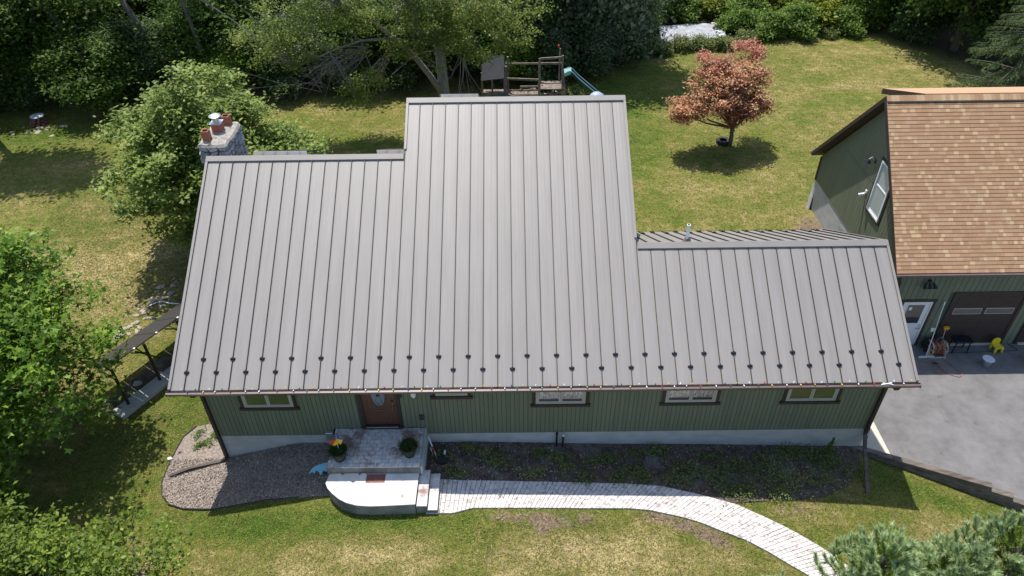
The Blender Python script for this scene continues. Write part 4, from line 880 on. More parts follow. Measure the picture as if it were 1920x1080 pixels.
# grill table, pressure washer, shovel
gr = thing('grill', 'black folding griddle table against the brown overhead door', 'grill', (26.05,6.0,D0))
part('top', B().box((-.33,-.2,.52),(.33,.2,.58)), 'grate', gr, world_coords=False, bevel=.01)
for k in range(6): part('slat', B().box((-.3+k*.11,-.19,.582),(-.23+k*.11,.19,.592)), 'grate', gr, world_coords=False)
for sx in (-1,1):
    for sy in (-1,1): part('leg', B().bar((sx*.28,sy*.16,0),(sx*.25,sy*.13,.52),.03), 'grate', gr, world_coords=False)
pw = thing('pressure_washer', 'black pressure washer with grey motor behind the hose reel', 'pressure washer', (25.0,6.1,D0))
part('body', B().box((-.25,-.12,.10),(.2,.12,.34)), 'black', pw, world_coords=False, bevel=.03); part('motor', B().tube([(-.2,0,.42),(.1,0,.42)],.10,12), 'soft_black', pw, world_coords=False); part('handle', B().bar((.22,-.1,.3),(.38,-.1,.5),.03).bar((.22,.1,.3),(.38,.1,.5),.03).bar((.38,-.1,.5),(.38,.1,.5),.03), 'steel', pw, world_coords=False)
for sx in (-.2,.16): part('wheel', B().tube([(sx-.02,-.15,.1),(sx+.02,-.15,.1)],.1,12), 'soft_black', pw, world_coords=False)
sh = thing('yellow_spreader', 'orange-yellow handled tool standing on a thin rod by the overhead door', 'tool', (25.42,6.1,D0))
part('rod', B().tube([(25.38,6.08,D0+.3),(25.40,6.22,D0+.95)],.012,6), 'steel', sh); part('head', B().box((25.31,6.16,D0+.93),(25.50,6.26,D0+1.0)).box((25.34,6.17,D0+.86),(25.38,6.25,D0+.93)).box((25.43,6.17,D0+.86),(25.47,6.25,D0+.93)), 'orange_y', sh)
cb = thing('door_cable', 'black cable lying along the driveway parallel to the overhead door', 'cable', (27,5.9,D0)); part('cable', B().tube(smoothpts([(25.35,5.86,D0+.01),(26.3,5.86,D0+.01),(27.2,5.9,D0+.01),(28.15,5.93,D0+.01),(28.3,6.02,D0+.01),(28.1,6.3,D0+.01)],5),.013,5), 'black', cb)
cb = thing('wall_cable', 'thin dark cable strung beside the right corner of the house', 'cable', (20.2,1,-3)); part('cable', B().tube([(20.5,1.9,-.4),(20.42,1.2,-2.6),(20.2,.55,-4.0)],.009,5), 'black', cb)

# ------------------------------------------------------------------ leaves, trees
def leaf_shape(kind):
    if kind == 'diamond': return np.array([(0,-.5,0),(.30,-.02,.05),(0,.5,0),(-.30,.02,.05)])
    if kind == 'star':
        a = np.linspace(0, 2*np.pi, 10, endpoint=False)-np.pi/2; r = np.where(np.arange(10) % 2 == 0, .5, .2); r[0] = .2
        return np.stack([r*np.cos(a), r*np.sin(a), .04*(np.arange(10) % 2)], 1)
    if kind == 'straw': return np.array([(0,-.8,0),(.05,0,.04),(0,.8,0),(-.05,0,.04)])
    if kind == 'needle': return np.array([(-.5,0,0),(.5,0,0),(0,1,0)])
    if kind == 'blade': return np.array([(-.5,0,0),(.5,0,0),(.15,1,.25),(-.15,1,.25)])
def scatter(C, size, kind, rg, up=.6, X=None, smin=.7, smax=1.3):
    """one little leaf per centre, turned at random"""
    n = len(C); sh = leaf_shape(kind); k = len(sh)
    nrm = rg.normal(size=(n,3)); nrm /= np.linalg.norm(nrm, axis=1, keepdims=True)+1e-9
    nrm[:,2] = np.abs(nrm[:,2])+up; nrm /= np.linalg.norm(nrm, axis=1, keepdims=True)
    t = rg.normal(size=(n,3)); t -= (t*nrm).sum(1, keepdims=True)*nrm; t /= np.linalg.norm(t, axis=1, keepdims=True)+1e-9
    u = np.cross(nrm, t); s = size*rg.uniform(smin, smax, (n,1,1))
    V = C[:,None,:]+s*(sh[None,:,0:1]*u[:,None,:]+sh[None,:,1:2]*t[:,None,:]+sh[None,:,2:3]*nrm[:,None,:])
    return V.reshape(-1,3), np.arange(n*k), np.full(n, k)
def crown_clusters(rg, n, c, r, lobes=9, ls=.45, fill=.35):
    """clump centres: the crown is made of uneven lobes"""
    c = np.array(c, float); r = np.array(r, float)
    d = rg.normal(size=(lobes,3)); d[:,2] = d[:,2]*.9+.15; d /= np.linalg.norm(d, axis=1, keepdims=True)
    LC = d*rg.uniform(.45,.78,(lobes,1)); LR = rg.uniform(ls*.75, ls*1.25, lobes)
    out = []
    while len(out) < n:
        if rg.random() < fill: p = rg.normal(size=3); p /= np.linalg.norm(p); p *= rg.uniform(.3,.8)
        else:
            k = rg.integers(lobes); p = rg.normal(size=3); p /= np.linalg.norm(p); p = LC[k]+p*LR[k]*rg.uniform(.75,1.05)
        if np.linalg.norm(p) < 1.22: out.append(c+p*r)
    return np.array(out)
def limbs(b, base, C, rg, tr, nl=7, nlimit=90, fork=.28, twr=.018, bend=.3):
    C = np.array(C); base = np.array(base, float); top = C.mean(0)
    trunk_top = base+(top-base)*np.array([.8,.8,1.0]); f = base+(trunk_top-base)*fork
    pts = [base-np.array([0,0,.3]), base+(f-base)*.5+rg.normal(size=3)*.05*np.array([1,1,0]), f, f+(trunk_top-f)*.5+rg.normal(size=3)*.12, trunk_top]
    b.tube(pts, [tr*1.25, tr, tr*.85, tr*.5, tr*.15], 8)
    seeds = C[rg.choice(len(C), min(nl, len(C)), replace=False)]
    ends = []
    for s in seeds:
        st = np.array(pts[2])*(1-(t:=rg.uniform(0,.8)))+np.array(pts[4])*t; e = st+(s-st)*.8
        m = st+(e-st)*.5+np.array([0,0,bend*.3])+rg.normal(size=3)*.12
        P = [st, st+(m-st)*.5, m, m+(e-m)*.5+rg.normal(size=3)*.06, e]; b.tube(P, [tr*.42,tr*.36,tr*.28,tr*.2,tr*.12], 6); ends += [np.array(p) for p in P[1:]]
    E_ = np.array(ends)
    for c in C[rg.choice(len(C), min(nlimit, len(C)), replace=False)]:
        k = np.argmin(np.linalg.norm(E_-c, axis=1)); s = E_[k]; m = (s+c)/2+rg.normal(size=3)*.08
        b.tube([s,m,c], [twr*1.6,twr,twr*.5], 4, cap=False)
def foliage(C, per, cr, size, kind, rg, flat=.65, up=.6):
    n = len(C); P = np.repeat(C, per, 0)+rg.normal(size=(n*per,3))*cr*np.array([1,1,flat]); return scatter(P, size, kind, rg, up, smin=.5, smax=1.55)
def tree(name, label, base, c, r, ncl, per, cr, size, leafm, barkm='bark', kind='diamond', tr=.16, seed=1, group=None, lobes=9, ls=.45, fill=.35, nl=7, fork=.28, flat=.65, up=.6, nlimit=90, cat='tree', extra=None, zmin=None, twr=.018):
    rg = np.random.default_rng(seed); t = thing(name, label, cat, base, 0, group)
    C = crown_clusters(rg, ncl, c, r, lobes, ls, fill)
    if zmin is not None: C = C[C[:,2] > zmin]
    b = B(); limbs(b, base, C, rg, tr, nl, nlimit, fork, twr)
    part('trunk', b, barkm, t, smooth=True)
    if extra is not None: C = extra(C, rg)
    V, F, S = foliage(C, per, cr, size, kind, rg, flat, up)
    V = V-np.array(base); me = np_mesh('crown', V, F, S, leafm); put('crown', me, t)
    return t
def copy_tree(t, loc, rz, sc, label, name=None):
    c = t.copy(); col.objects.link(c); c.location = loc; c.rotation_euler = (0,0,rz); c.scale = sc; c['label'] = label
    for k in [o for o in t.children]:
        d = k.copy(); col.objects.link(d); d.parent = c
    return c

# tree beside the chimney
tree('garden_tree', 'broad light-green tree beside the stone chimney', (-2.2,13.3,-3.75), (-2.6,12.2,.1), (4.15,3.7,4.0), 560, 130, .26, .16, 'leaf_light', tr=.2, seed=3, lobes=16, ls=.36, nl=9, up=1.)
# tall pale-barked tree behind the middle ridge with forked trunk and bare twigs
def birch():
    rg = np.random.default_rng(11); t = thing('tall_shade_tree', 'tall pale-barked tree with forked trunk and bare twigs behind the middle roof', 'tree', (5.65,24.3,-3.7))
    b = B(); b.tube([(5.65,24.3,-4),(5.68,24.3,-2),(5.6,24.3,1),(5.5,24.4,4),(5.7,24.5,8)],[.33,.29,.25,.2,.1],10)
    L1 = [(5.55,24.2,-2.1),(5.0,23.9,-1.0),(4.3,23.6,.2),(3.4,23.3,1.2),(2.4,23.1,2.3),(1.0,22.9,3.2)]; b.tube(L1,[.17,.16,.14,.12,.09,.05],8)
    L2 = [(5.6,24.3,1.0),(6.6,24.0,2.6),(7.8,23.8,3.8),(9.2,23.6,5)]; b.tube(L2,[.12,.1,.07,.04],6)
    L3 = [(3.4,23.3,1.2),(1.8,22.8,1.3),(.2,22.4,.9),(-1.5,22.3,.2)]; b.tube(L3,[.08,.06,.045,.02],6)
    L4 = [(5.6,24.3,.4),(4.6,23.4,1.6),(4.2,22.8,3.2)]; b.tube(L4,[.1,.07,.04],6)
    part('trunk', b, 'bark_pale', t, smooth=True)
    src = [np.array(p) for p in L1[2:]+L2[1:]+L3+L4[1:]+[(5.5,24.4,4),(5.7,24.5,6)]]
    C = []; tb = B()
    spots = [((.2,22.8,2.6),(3.0,1.3,.9),60),((-2.3,22.4,1.3),(1.9,1,.9),34),((4.6,23.0,2.7),(2.6,1.2,.9),60),((8.0,23.3,2.3),(2.2,1.2,1.0),55),((5.9,23.3,1.2),(1.2,1.0,.7),16),((3.4,22.6,1.0),(1.3,.8,.5),12),((7.5,23.2,.3),(.7,.7,.5),7),((1.4,22.4,-1.2),(.7,.5,.6),9),((2.6,22.4,-.6),(.5,.5,.5),5),((9.6,23.6,1.2),(.8,.8,.7),12),((3.5,24.2,7),(5.5,1.2,2),50),((.6,21.3,5.6),(4.2,1.3,.7),80),((6.5,21.6,5.8),(2.5,1.0,.6),30)]
    for c, r_, n_ in spots:
        p = rg.normal(size=(n_,3))*np.array(r_)*.62+np.array(c); C.append(p)
    C = np.concatenate(C)
    for c in C[rg.choice(len(C), 210, replace=False)]:
        k = np.argmin([np.linalg.norm(s-c) for s in src]); s = src[k]; m = (s+c)/2+rg.normal(size=3)*.15; tb.tube([s,m,c],[.03,.018,.006],4,cap=False)
    # bare twigs hanging on the left and beside the play tower
    def spray(o, dirs, n_, ln):
        for i in range(n_):
            d = np.array(dirs)+rg.normal(size=3)*.35; p0 = np.array(o)+rg.normal(size=3)*.12; p1 = p0+d*ln*.5+rg.normal(size=3)*.08; p2 = p0+d*ln*rg.uniform(.8,1.2)+rg.normal(size=3)*.15
            tb.tube([p0,p1,p2],[.018,.012,.005],4,cap=False)
            for _ in range(2):
                q_ = p1+(p2-p1)*rg.random(); e = q_+(d+rg.normal(size=3)*.6)*ln*.3; tb.tube([q_,e],[.008,.004],3,cap=False)
    spray((2.0,22.6,.9),(-.9,0,-.35),26,1.6); spray((.6,22.3,.5),(-1,0,-.5),18,1.5); spray((6.9,23.0,.3),(.05,0,-1),12,1.7); spray((3.0,22.8,.4),(-.7,0,-.8),12,1.6); spray((-.4,22,-.9),(-1,0,.25),6,2.2)
    part('twigs', tb, 'twig', t)
    P = np.repeat(C, 100, 0)+rg.normal(size=(len(C)*100,3))*np.array([.27,.27,.15]); V, F, S = scatter(P, .14, 'diamond', rg, .5)
    V -= np.array([5.65,24.3,-3.7]); put('crown', np_mesh('crown', V, F, S, 'leaf_birch'), t)
birch()
# japanese maple with the tyre at its foot
def maple():
    rg = np.random.default_rng(5); base = np.array([20.84,20.58,-3.75]); t = thing('japanese_maple', 'small maple with orange and red leaves on the back lawn', 'tree', tuple(base))
    MZ = lambda c: (20.84+(c[0]-20.84)*1.06-.68, c[1]+.0, -3.1+(c[2]+3.1)*.86)
    LBS = [(MZ(c_), r_, k_) for c_, r_, k_ in [((20.1,20.3,-.5),1.35,0),((21.6,20.4,-.7),1.2,0),((20.5,20.7,.5),1.15,0),((21.7,21.0,.55),1.0,0),((19.0,20.1,-1.0),.95,0),((22.2,20.4,-1.3),.8,1),((20.0,21.2,1.0),.85,1),((21.0,19.8,-1.35),.85,1),((21.9,22.2,1.3),.8,1),((18.7,20.0,-1.3),.6,0),((20.3,19.7,-.2),.8,0),((22.6,21.4,.1),.6,0)]]
    C = {0: [], 1: []}
    for c, r_, k in LBS:
        n_ = int(30*r_*r_); p = rg.normal(size=(n_,3)); p /= np.linalg.norm(p,axis=1,keepdims=True); p *= r_*rg.uniform(.6,1.05,(n_,1)); p[:,2] *= .6; C[k].append(p+np.array(c))
    b = B(); b.tube([base-np.array([0,0,.3]),base+np.array([0,0,.5]),base+np.array([-.05,0,1.1])],[.13,.11,.1],8)
    f = base+np.array([-.05,0,1.05])
    for c, r_, k in LBS: c = np.array(c); b.tube([f,f+(c-f)*.5+np.array([0,0,-.15]),c],[.06,.045,.015],5,cap=False)
    part('trunk', b, 'bark', t, smooth=True)
    for k, m, nm in ((0,'leaf_maple','orange_crown'),(1,'leaf_maple_red','red_crown')):
        CC = np.concatenate(C[k]); P = np.repeat(CC, 80, 0)+rg.normal(size=(len(CC)*80,3))*np.array([.2,.2,.10]); V, F, S = scatter(P, .13, 'diamond', rg, .9); V -= base
        put('crown', np_mesh('crown', V, F, S, m), t)
maple()
ty = thing('tire', 'old black tyre lying at the foot of the red maple', 'tire', (20.55,20.9,tz(20.5,20.9)))
part('tread', B().lathe([(.20,.02),(.32,.0),(.36,.05),(.36,.17),(.32,.22),(.20,.20),(.19,.17),(.27,.11),(.19,.05),(.20,.02)],(0,0,0),24), 'soft_black', ty, world_coords=False)

# sweetgum-like tree at the left edge, and the one below it
tree('near_star_leaf_tree', 'large bright-green star-leaved tree at the left edge beside the solar array', (-6.2,1.0,-3.8), (-6.0,1.1,.25), (3.4,4.0,3.7), 330, 90, .30, .185, 'leaf_star', kind='star', tr=.22, seed=21, lobes=15, ls=.38, nl=9, nlimit=120)
tree('near_corner_tree', 'bushy green tree filling the lower left corner', (-2.6,-5.2,-3.8), (-2.9,-5.3,-1.9), (4.6,3.3,1.9), 400, 110, .24, .11, 'leaf_low', tr=.13, seed=33, lobes=18, ls=.33, nl=10, nlimit=140, zmin=-3.7)

# woods: four kinds of forest tree, copied with their parts
def proto(name, seed, leafm, r, hc, ncl, per, size, tr, bark='bark', cr=.5, lobes=14):
    return tree(name, 'x', (0,0,0), (0,0,hc), r, ncl, per, cr, size, leafm, bark, tr=tr, seed=seed, lobes=lobes, ls=.36, nl=9, fork=.22, nlimit=60, twr=.03, up=.15, fill=.2)
PR = [proto('forest_tree', 41, 'leaf_dark', (3.4,3.2,5.2), 5.6, 330, 75, .24, .22),
      proto('forest_tree', 42, 'leaf_deep', (3.2,3.0,4.6), 4.9, 300, 75, .21, .18),
      proto('forest_tree', 43, 'leaf_grey', (3.3,3.0,4.4), 4.4, 300, 80, .2, .16, 'bark_pale'),
      proto('forest_tree', 44, 'leaf_star', (3.3,3.1,4.6), 4.7, 280, 85, .22, .2)]
used = [False]*4
def forest(k, x, y, rz, s, label, zs=1.):
    loc = (x, y, tz(x,y)-.1); rt_ = 'woods behind the yard'
    if not used[k]:
        used[k] = True; t = PR[k]; t.location = loc; t.rotation_euler = (0,0,rz); t.scale = (s,s,s*zs); t['label'] = label; t['group'] = rt_; return t
    t = copy_tree(PR[k], loc, rz, (s,s,s*zs), label); t['group'] = rt_; return t
FT = [(3,-25,27.5,.3,1.15,'leafy tree at the far left end of the woods'),(2,-22,24.5,1.1,.75,'greyish tree at the left edge of the lawn, above the stone pile'),(0,-20.5,28.5,2.0,1.25,'tall dark tree behind the stone pile, upper left corner',1.4),(0,-14.2,26.4,4.0,1.0,'tall dark tree over the lawn right of the lidded fire ring',1.7),(3,-25.5,20.5,1.0,1.35,'big leafy tree beyond the left edge, shading the lawn',1.2),(0,-27,36,.5,1.4,'third-row dark tree at the far upper left'),(1,-20,38,1.5,1.4,'third-row dark tree above the stone pile'),(0,-10,40,2.5,1.4,'third-row dark tree above the leaning trunks'),(1,-1,41,.1,1.4,'third-row dark tree above the chimney'),(0,8,42,1.9,1.4,'third-row dark tree above the middle roof'),
 (0,-16,29.6,.6,1.2,'dark tree with leaning trunk right of the stone pile'),(1,-12.6,28.8,1.9,1.1,'dark tree at wood edge above the chimney-side tree'),(0,-9.2,30.2,2.9,1.25,'dark forest tree behind the left end of the light-green tree'),
 (1,-5.8,29.4,.9,1.15,'deep-green tree behind the chimney'),(2,-2.8,30.0,2.2,1.1,'greyish-green tree left of the tall pale-barked tree'),(0,.2,31,1.2,1.2,'dark tree behind the bare twigs of the tall pale-barked tree'),
 (1,3.4,30.6,.2,1.2,'dark tree directly behind the forked pale trunk'),(0,7.0,31.2,2.6,1.2,'dark tree behind the play tower canopy'),(1,9.9,30.4,1.6,1.1,'dark tree behind the wooden play rails'),
 (2,12.6,32.2,.5,1.2,'silvery-green tree right of the play tower',1.3),(2,15.8,32.8,1.7,1.25,'silvery-green tree left of the pale tarp',1.35),(1,17.6,35.4,2.4,.9,'small dark tree at the left corner of the tarp'),
 (0,-13.5,34,1.3,1.3,'second-row dark tree, upper left, behind the wood edge'),(0,-4.5,35,.4,1.3,'second-row dark tree behind the chimney'),(1,5,36,2.1,1.3,'second-row dark tree behind the forked pale trunk'),(0,12.5,37.5,1.1,1.25,'second-row dark tree behind the silvery trees'),
 (0,18.5,43,.7,1.2,'dark tree at the top edge above the tarp'),(3,23.5,45.5,1.4,1.1,'green tree at the top edge right above the tarp'),(1,28.5,44.6,2.5,1.15,'dark tree at the top edge above the yellow-green bushes'),
 (3,33.0,41.8,.8,.95,'bright-green tree behind the bush at the top of the right lawn'),(0,36.8,38.6,.2,1.1,'dark green tree at the shaded upper right edge of lawn'),(0,38.8,33.6,1.9,1.15,'dark green tree overhanging the lawn above the garage roof'),
 (1,42.5,30.5,1.2,1.2,'dark tree behind the spruce at the right edge'),(0,43.5,37,1.2,1.4,'tall dark tree in the upper right corner'),(3,40,40.5,2.,1.1,'green tree in the second row at the upper right'),(1,32,47,.3,1.3,'second-row dark tree at the top right'),(0,38,46,.9,1.3,'second-row dark tree near the upper right corner'),(0,23.5,52,.3,1.4,'far dark tree beyond the tarp'),(1,14,44,.3,1.3,'far dark tree beyond the silvery trees')]
TALL = ('silvery-green tree right of the play tower', 'silvery-green tree left of the pale tarp', 'dark green tree overhanging the lawn above the garage roof', 'big leafy tree beyond the left edge, shading the lawn')
for i, f in enumerate(FT):
    k_, x_, y_, r_, s_, l_ = f[:6]
    if l_ in TALL: forest(*f[:6], f[6] if len(f) > 6 else 1.)
    else: forest(k_, x_, y_, r_, s_*.82, l_, (.62, .52, .7, .58)[i % 4]*(1.15 if y_ > 34 else 1))
for i, (x_, y_, l_) in enumerate(((-17.8,28.0,'low leafy tree at the wood edge behind the fire ring'),(-11.2,27.6,'low leafy tree between the leaning trunks'),(-7.2,28.2,'low leafy tree at the wood edge above the left roof'),(-.8,29.0,'low leafy tree behind the hanging bare twigs'),(8.8,29.2,'low leafy tree behind the canvas-roofed tower'),(11.6,30.0,'low leafy tree behind the red knobbed post'),(14.6,31.0,'low leafy tree behind the slide'),(-22.5,28.5,'low leafy tree in the upper left corner'),(35.0,39.6,'low leafy tree at the top of the right lawn'),(38.2,36.4,'low leafy tree in the dark upper right edge'))):
    forest((3,1,3,2,3,2,2,3,3,0)[i], x_, y_, i*1.3, .62, l_, .62)
tree('tall_tree', 'tall tree beyond the left edge whose crown shades the left lawn', (-19.2,22.6,-3.8), (-16.0,22.6,7.0), (4.2,2.4,2.2), 150, 70, .5, .24, 'leaf_dark', tr=.25, seed=51, lobes=9, ls=.4)
tree('edge_bush', 'dense leafy bush at the left edge between the star-leaved tree and the corner tree', (-6.0,-1.9,-3.8), (-5.9,-1.9,-2.1), (2.5,2.0,1.7), 170, 90, .26, .16, 'leaf_star', kind='star', tr=.08, seed=52, lobes=10, ls=.38, cat='bush', zmin=-3.7)
# leaning bare trunks seen in the dark wood
for x0, y0, x1, z1, r_, lab in ((-14.0,27.6,-16.6,2.2,.22,'leaning bare trunk in the dark wood at upper left'),(-10.3,28.0,-12.6,3.2,.2,'second leaning bare trunk nearer the light-green tree'),(-8.2,27.6,-8.8,3.0,.14,'slim upright trunk left of the light-green tree')):
    t = thing('leaning_tree', lab, 'tree', (x0,y0,-3.75)); part('trunk', B().tube([(x0,y0,-4),(x0*.6+x1*.4,y0,-1.4),(x1,y0-.2,z1)],[r_*1.2,r_,r_*.7],8), 'bark', t, smooth=True)
    rg = np.random.default_rng(int(abs(x0)*10)); C = np.array([x1,y0,z1+.6])+rg.normal(size=(26,3))*np.array([.9,.6,.7]); V,F,S = foliage(C, 60, .3, .2, 'diamond', rg); V -= np.array([x0,y0,-3.75]); put('crown', np_mesh('crown', V, F, S, 'leaf_dark'), t)

# shrubs
def shrub_proto(seed, m, r, size, ncl, per, kind='diamond', up=.6):
    return tree('shrub', 'x', (0,0,0), (0,0,r[2]*.75), r, ncl, per, .19, size, m, tr=.04, seed=seed, lobes=10, ls=.36, nl=6, nlimit=30, cat='shrub', fork=.1, zmin=-.05, up=up)
SP = [shrub_proto(61,'leaf_bush',(1.3,1.1,1.0),.13,110,60), shrub_proto(62,'leaf_yellow',(1.2,1.1,1.1),.15,100,60), shrub_proto(63,'leaf_deep',(1.4,1.2,1.2),.13,120,60), shrub_proto(64,'weed',(1.0,.9,.7),.12,80,55)]
su = [False]*4
def shrub(k, x, y, rz, s, label, zs=1., g='shrubs along the wood edge'):
    loc = (x,y,tz(x,y)-.05)
    if not su[k]: su[k] = True; t = SP[k]; t.location = loc; t.rotation_euler = (0,0,rz); t.scale = (s,s,s*zs); t['label'] = label; t['group'] = g
    else: t = copy_tree(SP[k], loc, rz, (s,s,s*zs), label); t['group'] = g
SH = [(2,-18.2,26.4,0,1.,'dark shrub behind the stone pile'),(3,-20.3,26.6,1,1.2,'weedy shrub at the far left lawn edge'),(0,-19.2,27.8,2,1.3,'yellow-green shrub above the stone pile'),(2,-15.2,26.8,.5,1.1,'dark shrub right of the stone pile'),(2,-12.6,27.2,2,1.1,'dark shrub under the leaning trunks'),
 (2,-4.2,27.4,1,1.2,'dark shrub behind the right side of the light-green tree'),(3,.4,27.8,.3,1.,'shaded weedy shrub under the bare twigs'),(2,2.6,28.6,.8,1.2,'dark shrub left of the forked trunk'),(2,11.4,28.8,0,1.4,'dark shrub behind the play deck'),(2,13.6,30.0,1.4,1.5,'dark leafy shrub right of the slide'),(2,16.2,31.6,2.,1.5,'dark shrub at the left end of the weedy strip'),(3,13.8,25.8,0,.7,'light weedy clump beside the slide'),(3,12.9,26.6,2,.75,'light weedy clump under the slide'),
 (3,18.0,33.4,1,.9,'low weeds left below the tarp'),(3,19.4,33.7,2,.9,'low weeds below the left half of the tarp'),(3,20.8,34.1,0,.85,'low weeds below the middle of the tarp'),(3,22.3,34.2,1,.85,'low weeds below the right half of the tarp'),(3,23.7,34.4,2,.8,'low weeds below the right tarp corner'),
 (1,18.6,38.2,0,1.1,'yellow-green shrub left of the tarp'),(0,20.0,40.2,1,1.2,'green shrub behind the left of the tarp'),(0,22.0,40.6,2,1.3,'green shrub behind the tarp'),(1,24.0,41.3,.4,1.1,'yellow-green weeds behind the right tarp corner'),(0,25.4,37.6,.4,1.1,'tall green weed clump right of the tarp'),(0,26.4,39.3,2.4,1.3,'green shrub beyond the right end of the tarp'),
 (3,25.4,35.2,0,.8,'olive weeds at the lawn edge right of the tarp'),(0,27.5,36.4,1,1.1,'spreading green shrub left at the top lawn edge'),(0,29.3,36.9,2,1.3,'large spreading green shrub at the top lawn edge'),(3,26.6,38,3,1.,'tall dry grass tuft behind the green shrub'),(1,31.0,38.6,.5,1.5,'bright yellow-green bush at the top right'),(1,28.4,40.6,1.5,1.4,'yellow-green bush at the top edge'),(0,32.8,37.2,2.2,1.1,'green shrub at the right end of the bright bushes'),(0,34.6,38.2,.7,1.4,'leafy green bush before the dark right trees'),
 (2,36.6,35.0,1,1.2,'dark low shrub at the shaded lawn edge'),(3,31.6,36.2,1,.6,'small round weed at the top of the right lawn'),(0,30.3,42.5,1,1.5,'green bush behind the bright yellow-green bush'),(0,25.8,43.2,1,1.5,'green bush at the top edge right of the tarp'),(2,33.8,43,0,1.7,'dark bush at the top edge before the right trees')]
for s_ in SH: shrub(*s_)

# spruce at the right edge
def spruce():
    rg = np.random.default_rng(77); base = np.array([37.3,24.6,-3.8]); t = thing('spruce', 'drooping dark-green spruce at the right edge above the garage', 'tree', tuple(base))
    b = B(); b.tube([base,base+np.array([0,0,9])],[.22,.05],8); P = []; D = []
    for i in range(150):
        h = rg.uniform(.5,8.6); a = rg.uniform(0,2*np.pi); L = (8.9-h)*.42+.3; d = np.array([math.cos(a),math.sin(a),0]); p0 = base+np.array([0,0,h]); p1 = p0+d*L*.55+np.array([0,0,-.05*L]); p2 = p0+d*L+np.array([0,0,.05-.16*L])
        b.tube([p0,p1,p2],[.035,.022,.008],4,cap=False)
        n_ = int(L*22)
        for j in range(n_):
            u = rg.uniform(.15,1); q_ = p0+(p2-p0)*u; side = np.cross(d,[0,0,1])*rg.choice([-1,1]); tw = (d*.6+side*.6)*rg.uniform(.12,.42)*(1.15-u*.5)+np.array([0,0,-rg.uniform(.05,.3)])
            m_ = 16; s = rg.random((m_,1)); P.append(q_+tw*s); dd = tw/np.linalg.norm(tw); D.append(dd*.7+rg.normal(size=(m_,3))*.4+np.array([0,0,.15]))
    part('trunk', b, 'bark', t); P = np.concatenate(P); D = np.concatenate(D); D /= np.linalg.norm(D,axis=1,keepdims=True)
    V,F,S = needles(P, D, .10, .022, rg); V -= base; put('foliage', np_mesh('foliage', V, F, S, 'needle_spruce'), t)
def needles(P, D, ln, wd, rg):
    n = len(P); s = rg.normal(size=(n,3)); s -= (s*D).sum(1,keepdims=True)*D; s /= np.linalg.norm(s,axis=1,keepdims=True)+1e-9; l = ln*rg.uniform(.75,1.25,(n,1))
    V = np.stack([P-s*wd/2, P+s*wd/2, P+D*l], 1).reshape(-1,3); return V, np.arange(3*n), np.full(n,3)
spruce()
# young pines, lower right: candles of soft needles
def pine(base, h, rad, nsh, seed, label):
    rg = np.random.default_rng(seed); base = np.array(base, float); t = thing('young_pine', label, 'pine', tuple(base), 0, 'young pines on the lower right')
    b = B(); b.tube([base,base+np.array([0,0,h*.9])],[.09,.03],7); P = []; D = []; P2 = []; D2 = []
    for i in range(nsh):
        u = rg.random()**.6; a = rg.uniform(0,2*np.pi); rr = rad*u*rg.uniform(.6,1); zz = h*(1-.72*(rr/rad)**1.3)-.35-rg.random()*.25
        p = base+np.array([rr*math.cos(a), rr*math.sin(a), zz]); out = np.array([math.cos(a),math.sin(a),0])*(.2+.5*rr/rad)+np.array([0,0,1])+rg.normal(size=3)*.15; out /= np.linalg.norm(out)
        st = base+np.array([0,0,max(.3,zz-.5-.3*rr)]); b.tube([st,st+(p-st)*.6+np.array([0,0,-.06]),p,p+out*.26],[.02,.015,.010,.005],4,cap=False)
        L = rg.uniform(.2,.36)
        m_ = 130; s = rg.random((m_,1))**.8; rd = rg.normal(size=(m_,3)); rd -= (rd@out)[:,None]*out; rd /= np.linalg.norm(rd,axis=1,keepdims=True)
        P.append(p+out*L*s); D.append(out*rg.uniform(.75,1.1,(m_,1))+rd*.55)
        m_ = 130; s = rg.random((m_,1)); rd = rg.normal(size=(m_,3)); q0 = st+(p-st)*(.45+.55*s); P2.append(q0); D2.append(rd+out*.7)
        for k in range(2):     # side shoots
            sd_ = rg.normal(size=3)*.6+out*.8; sd_ /= np.linalg.norm(sd_); p_s = p-out*.05; m_ = 60; s = rg.random((m_,1)); rd = rg.normal(size=(m_,3)); P.append(p_s+sd_*.20*s); D.append(sd_*.9+rd*.35)
    part('trunk', b, 'bark', t)
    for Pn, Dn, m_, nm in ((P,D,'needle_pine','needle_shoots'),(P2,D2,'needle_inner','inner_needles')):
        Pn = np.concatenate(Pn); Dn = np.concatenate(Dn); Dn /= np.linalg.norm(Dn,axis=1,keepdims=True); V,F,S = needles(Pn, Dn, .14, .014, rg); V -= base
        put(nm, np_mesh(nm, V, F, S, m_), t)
pine((17.85,-4.65,-3.9), 4.2, 1.45, 120, 1, 'young pine left of the group, reaching over the end of the path')
pine((19.6,-4.85,-4.0), 4.1, 1.5, 120, 2, 'young pine in the middle of the lower right group')
pine((21.3,-4.3,-4.1), 4.4, 1.6, 120, 3, 'young pine at the lower right corner of the picture')
pine((15.8,-4.75,-3.8), 2.6, .65, 26, 4, 'smallest pine, standing alone at the near edge of the path')
pine((20.2,-5.9,-4.0), 4.4, 1.5, 80, 5, 'young pine at the bottom edge behind the middle one')

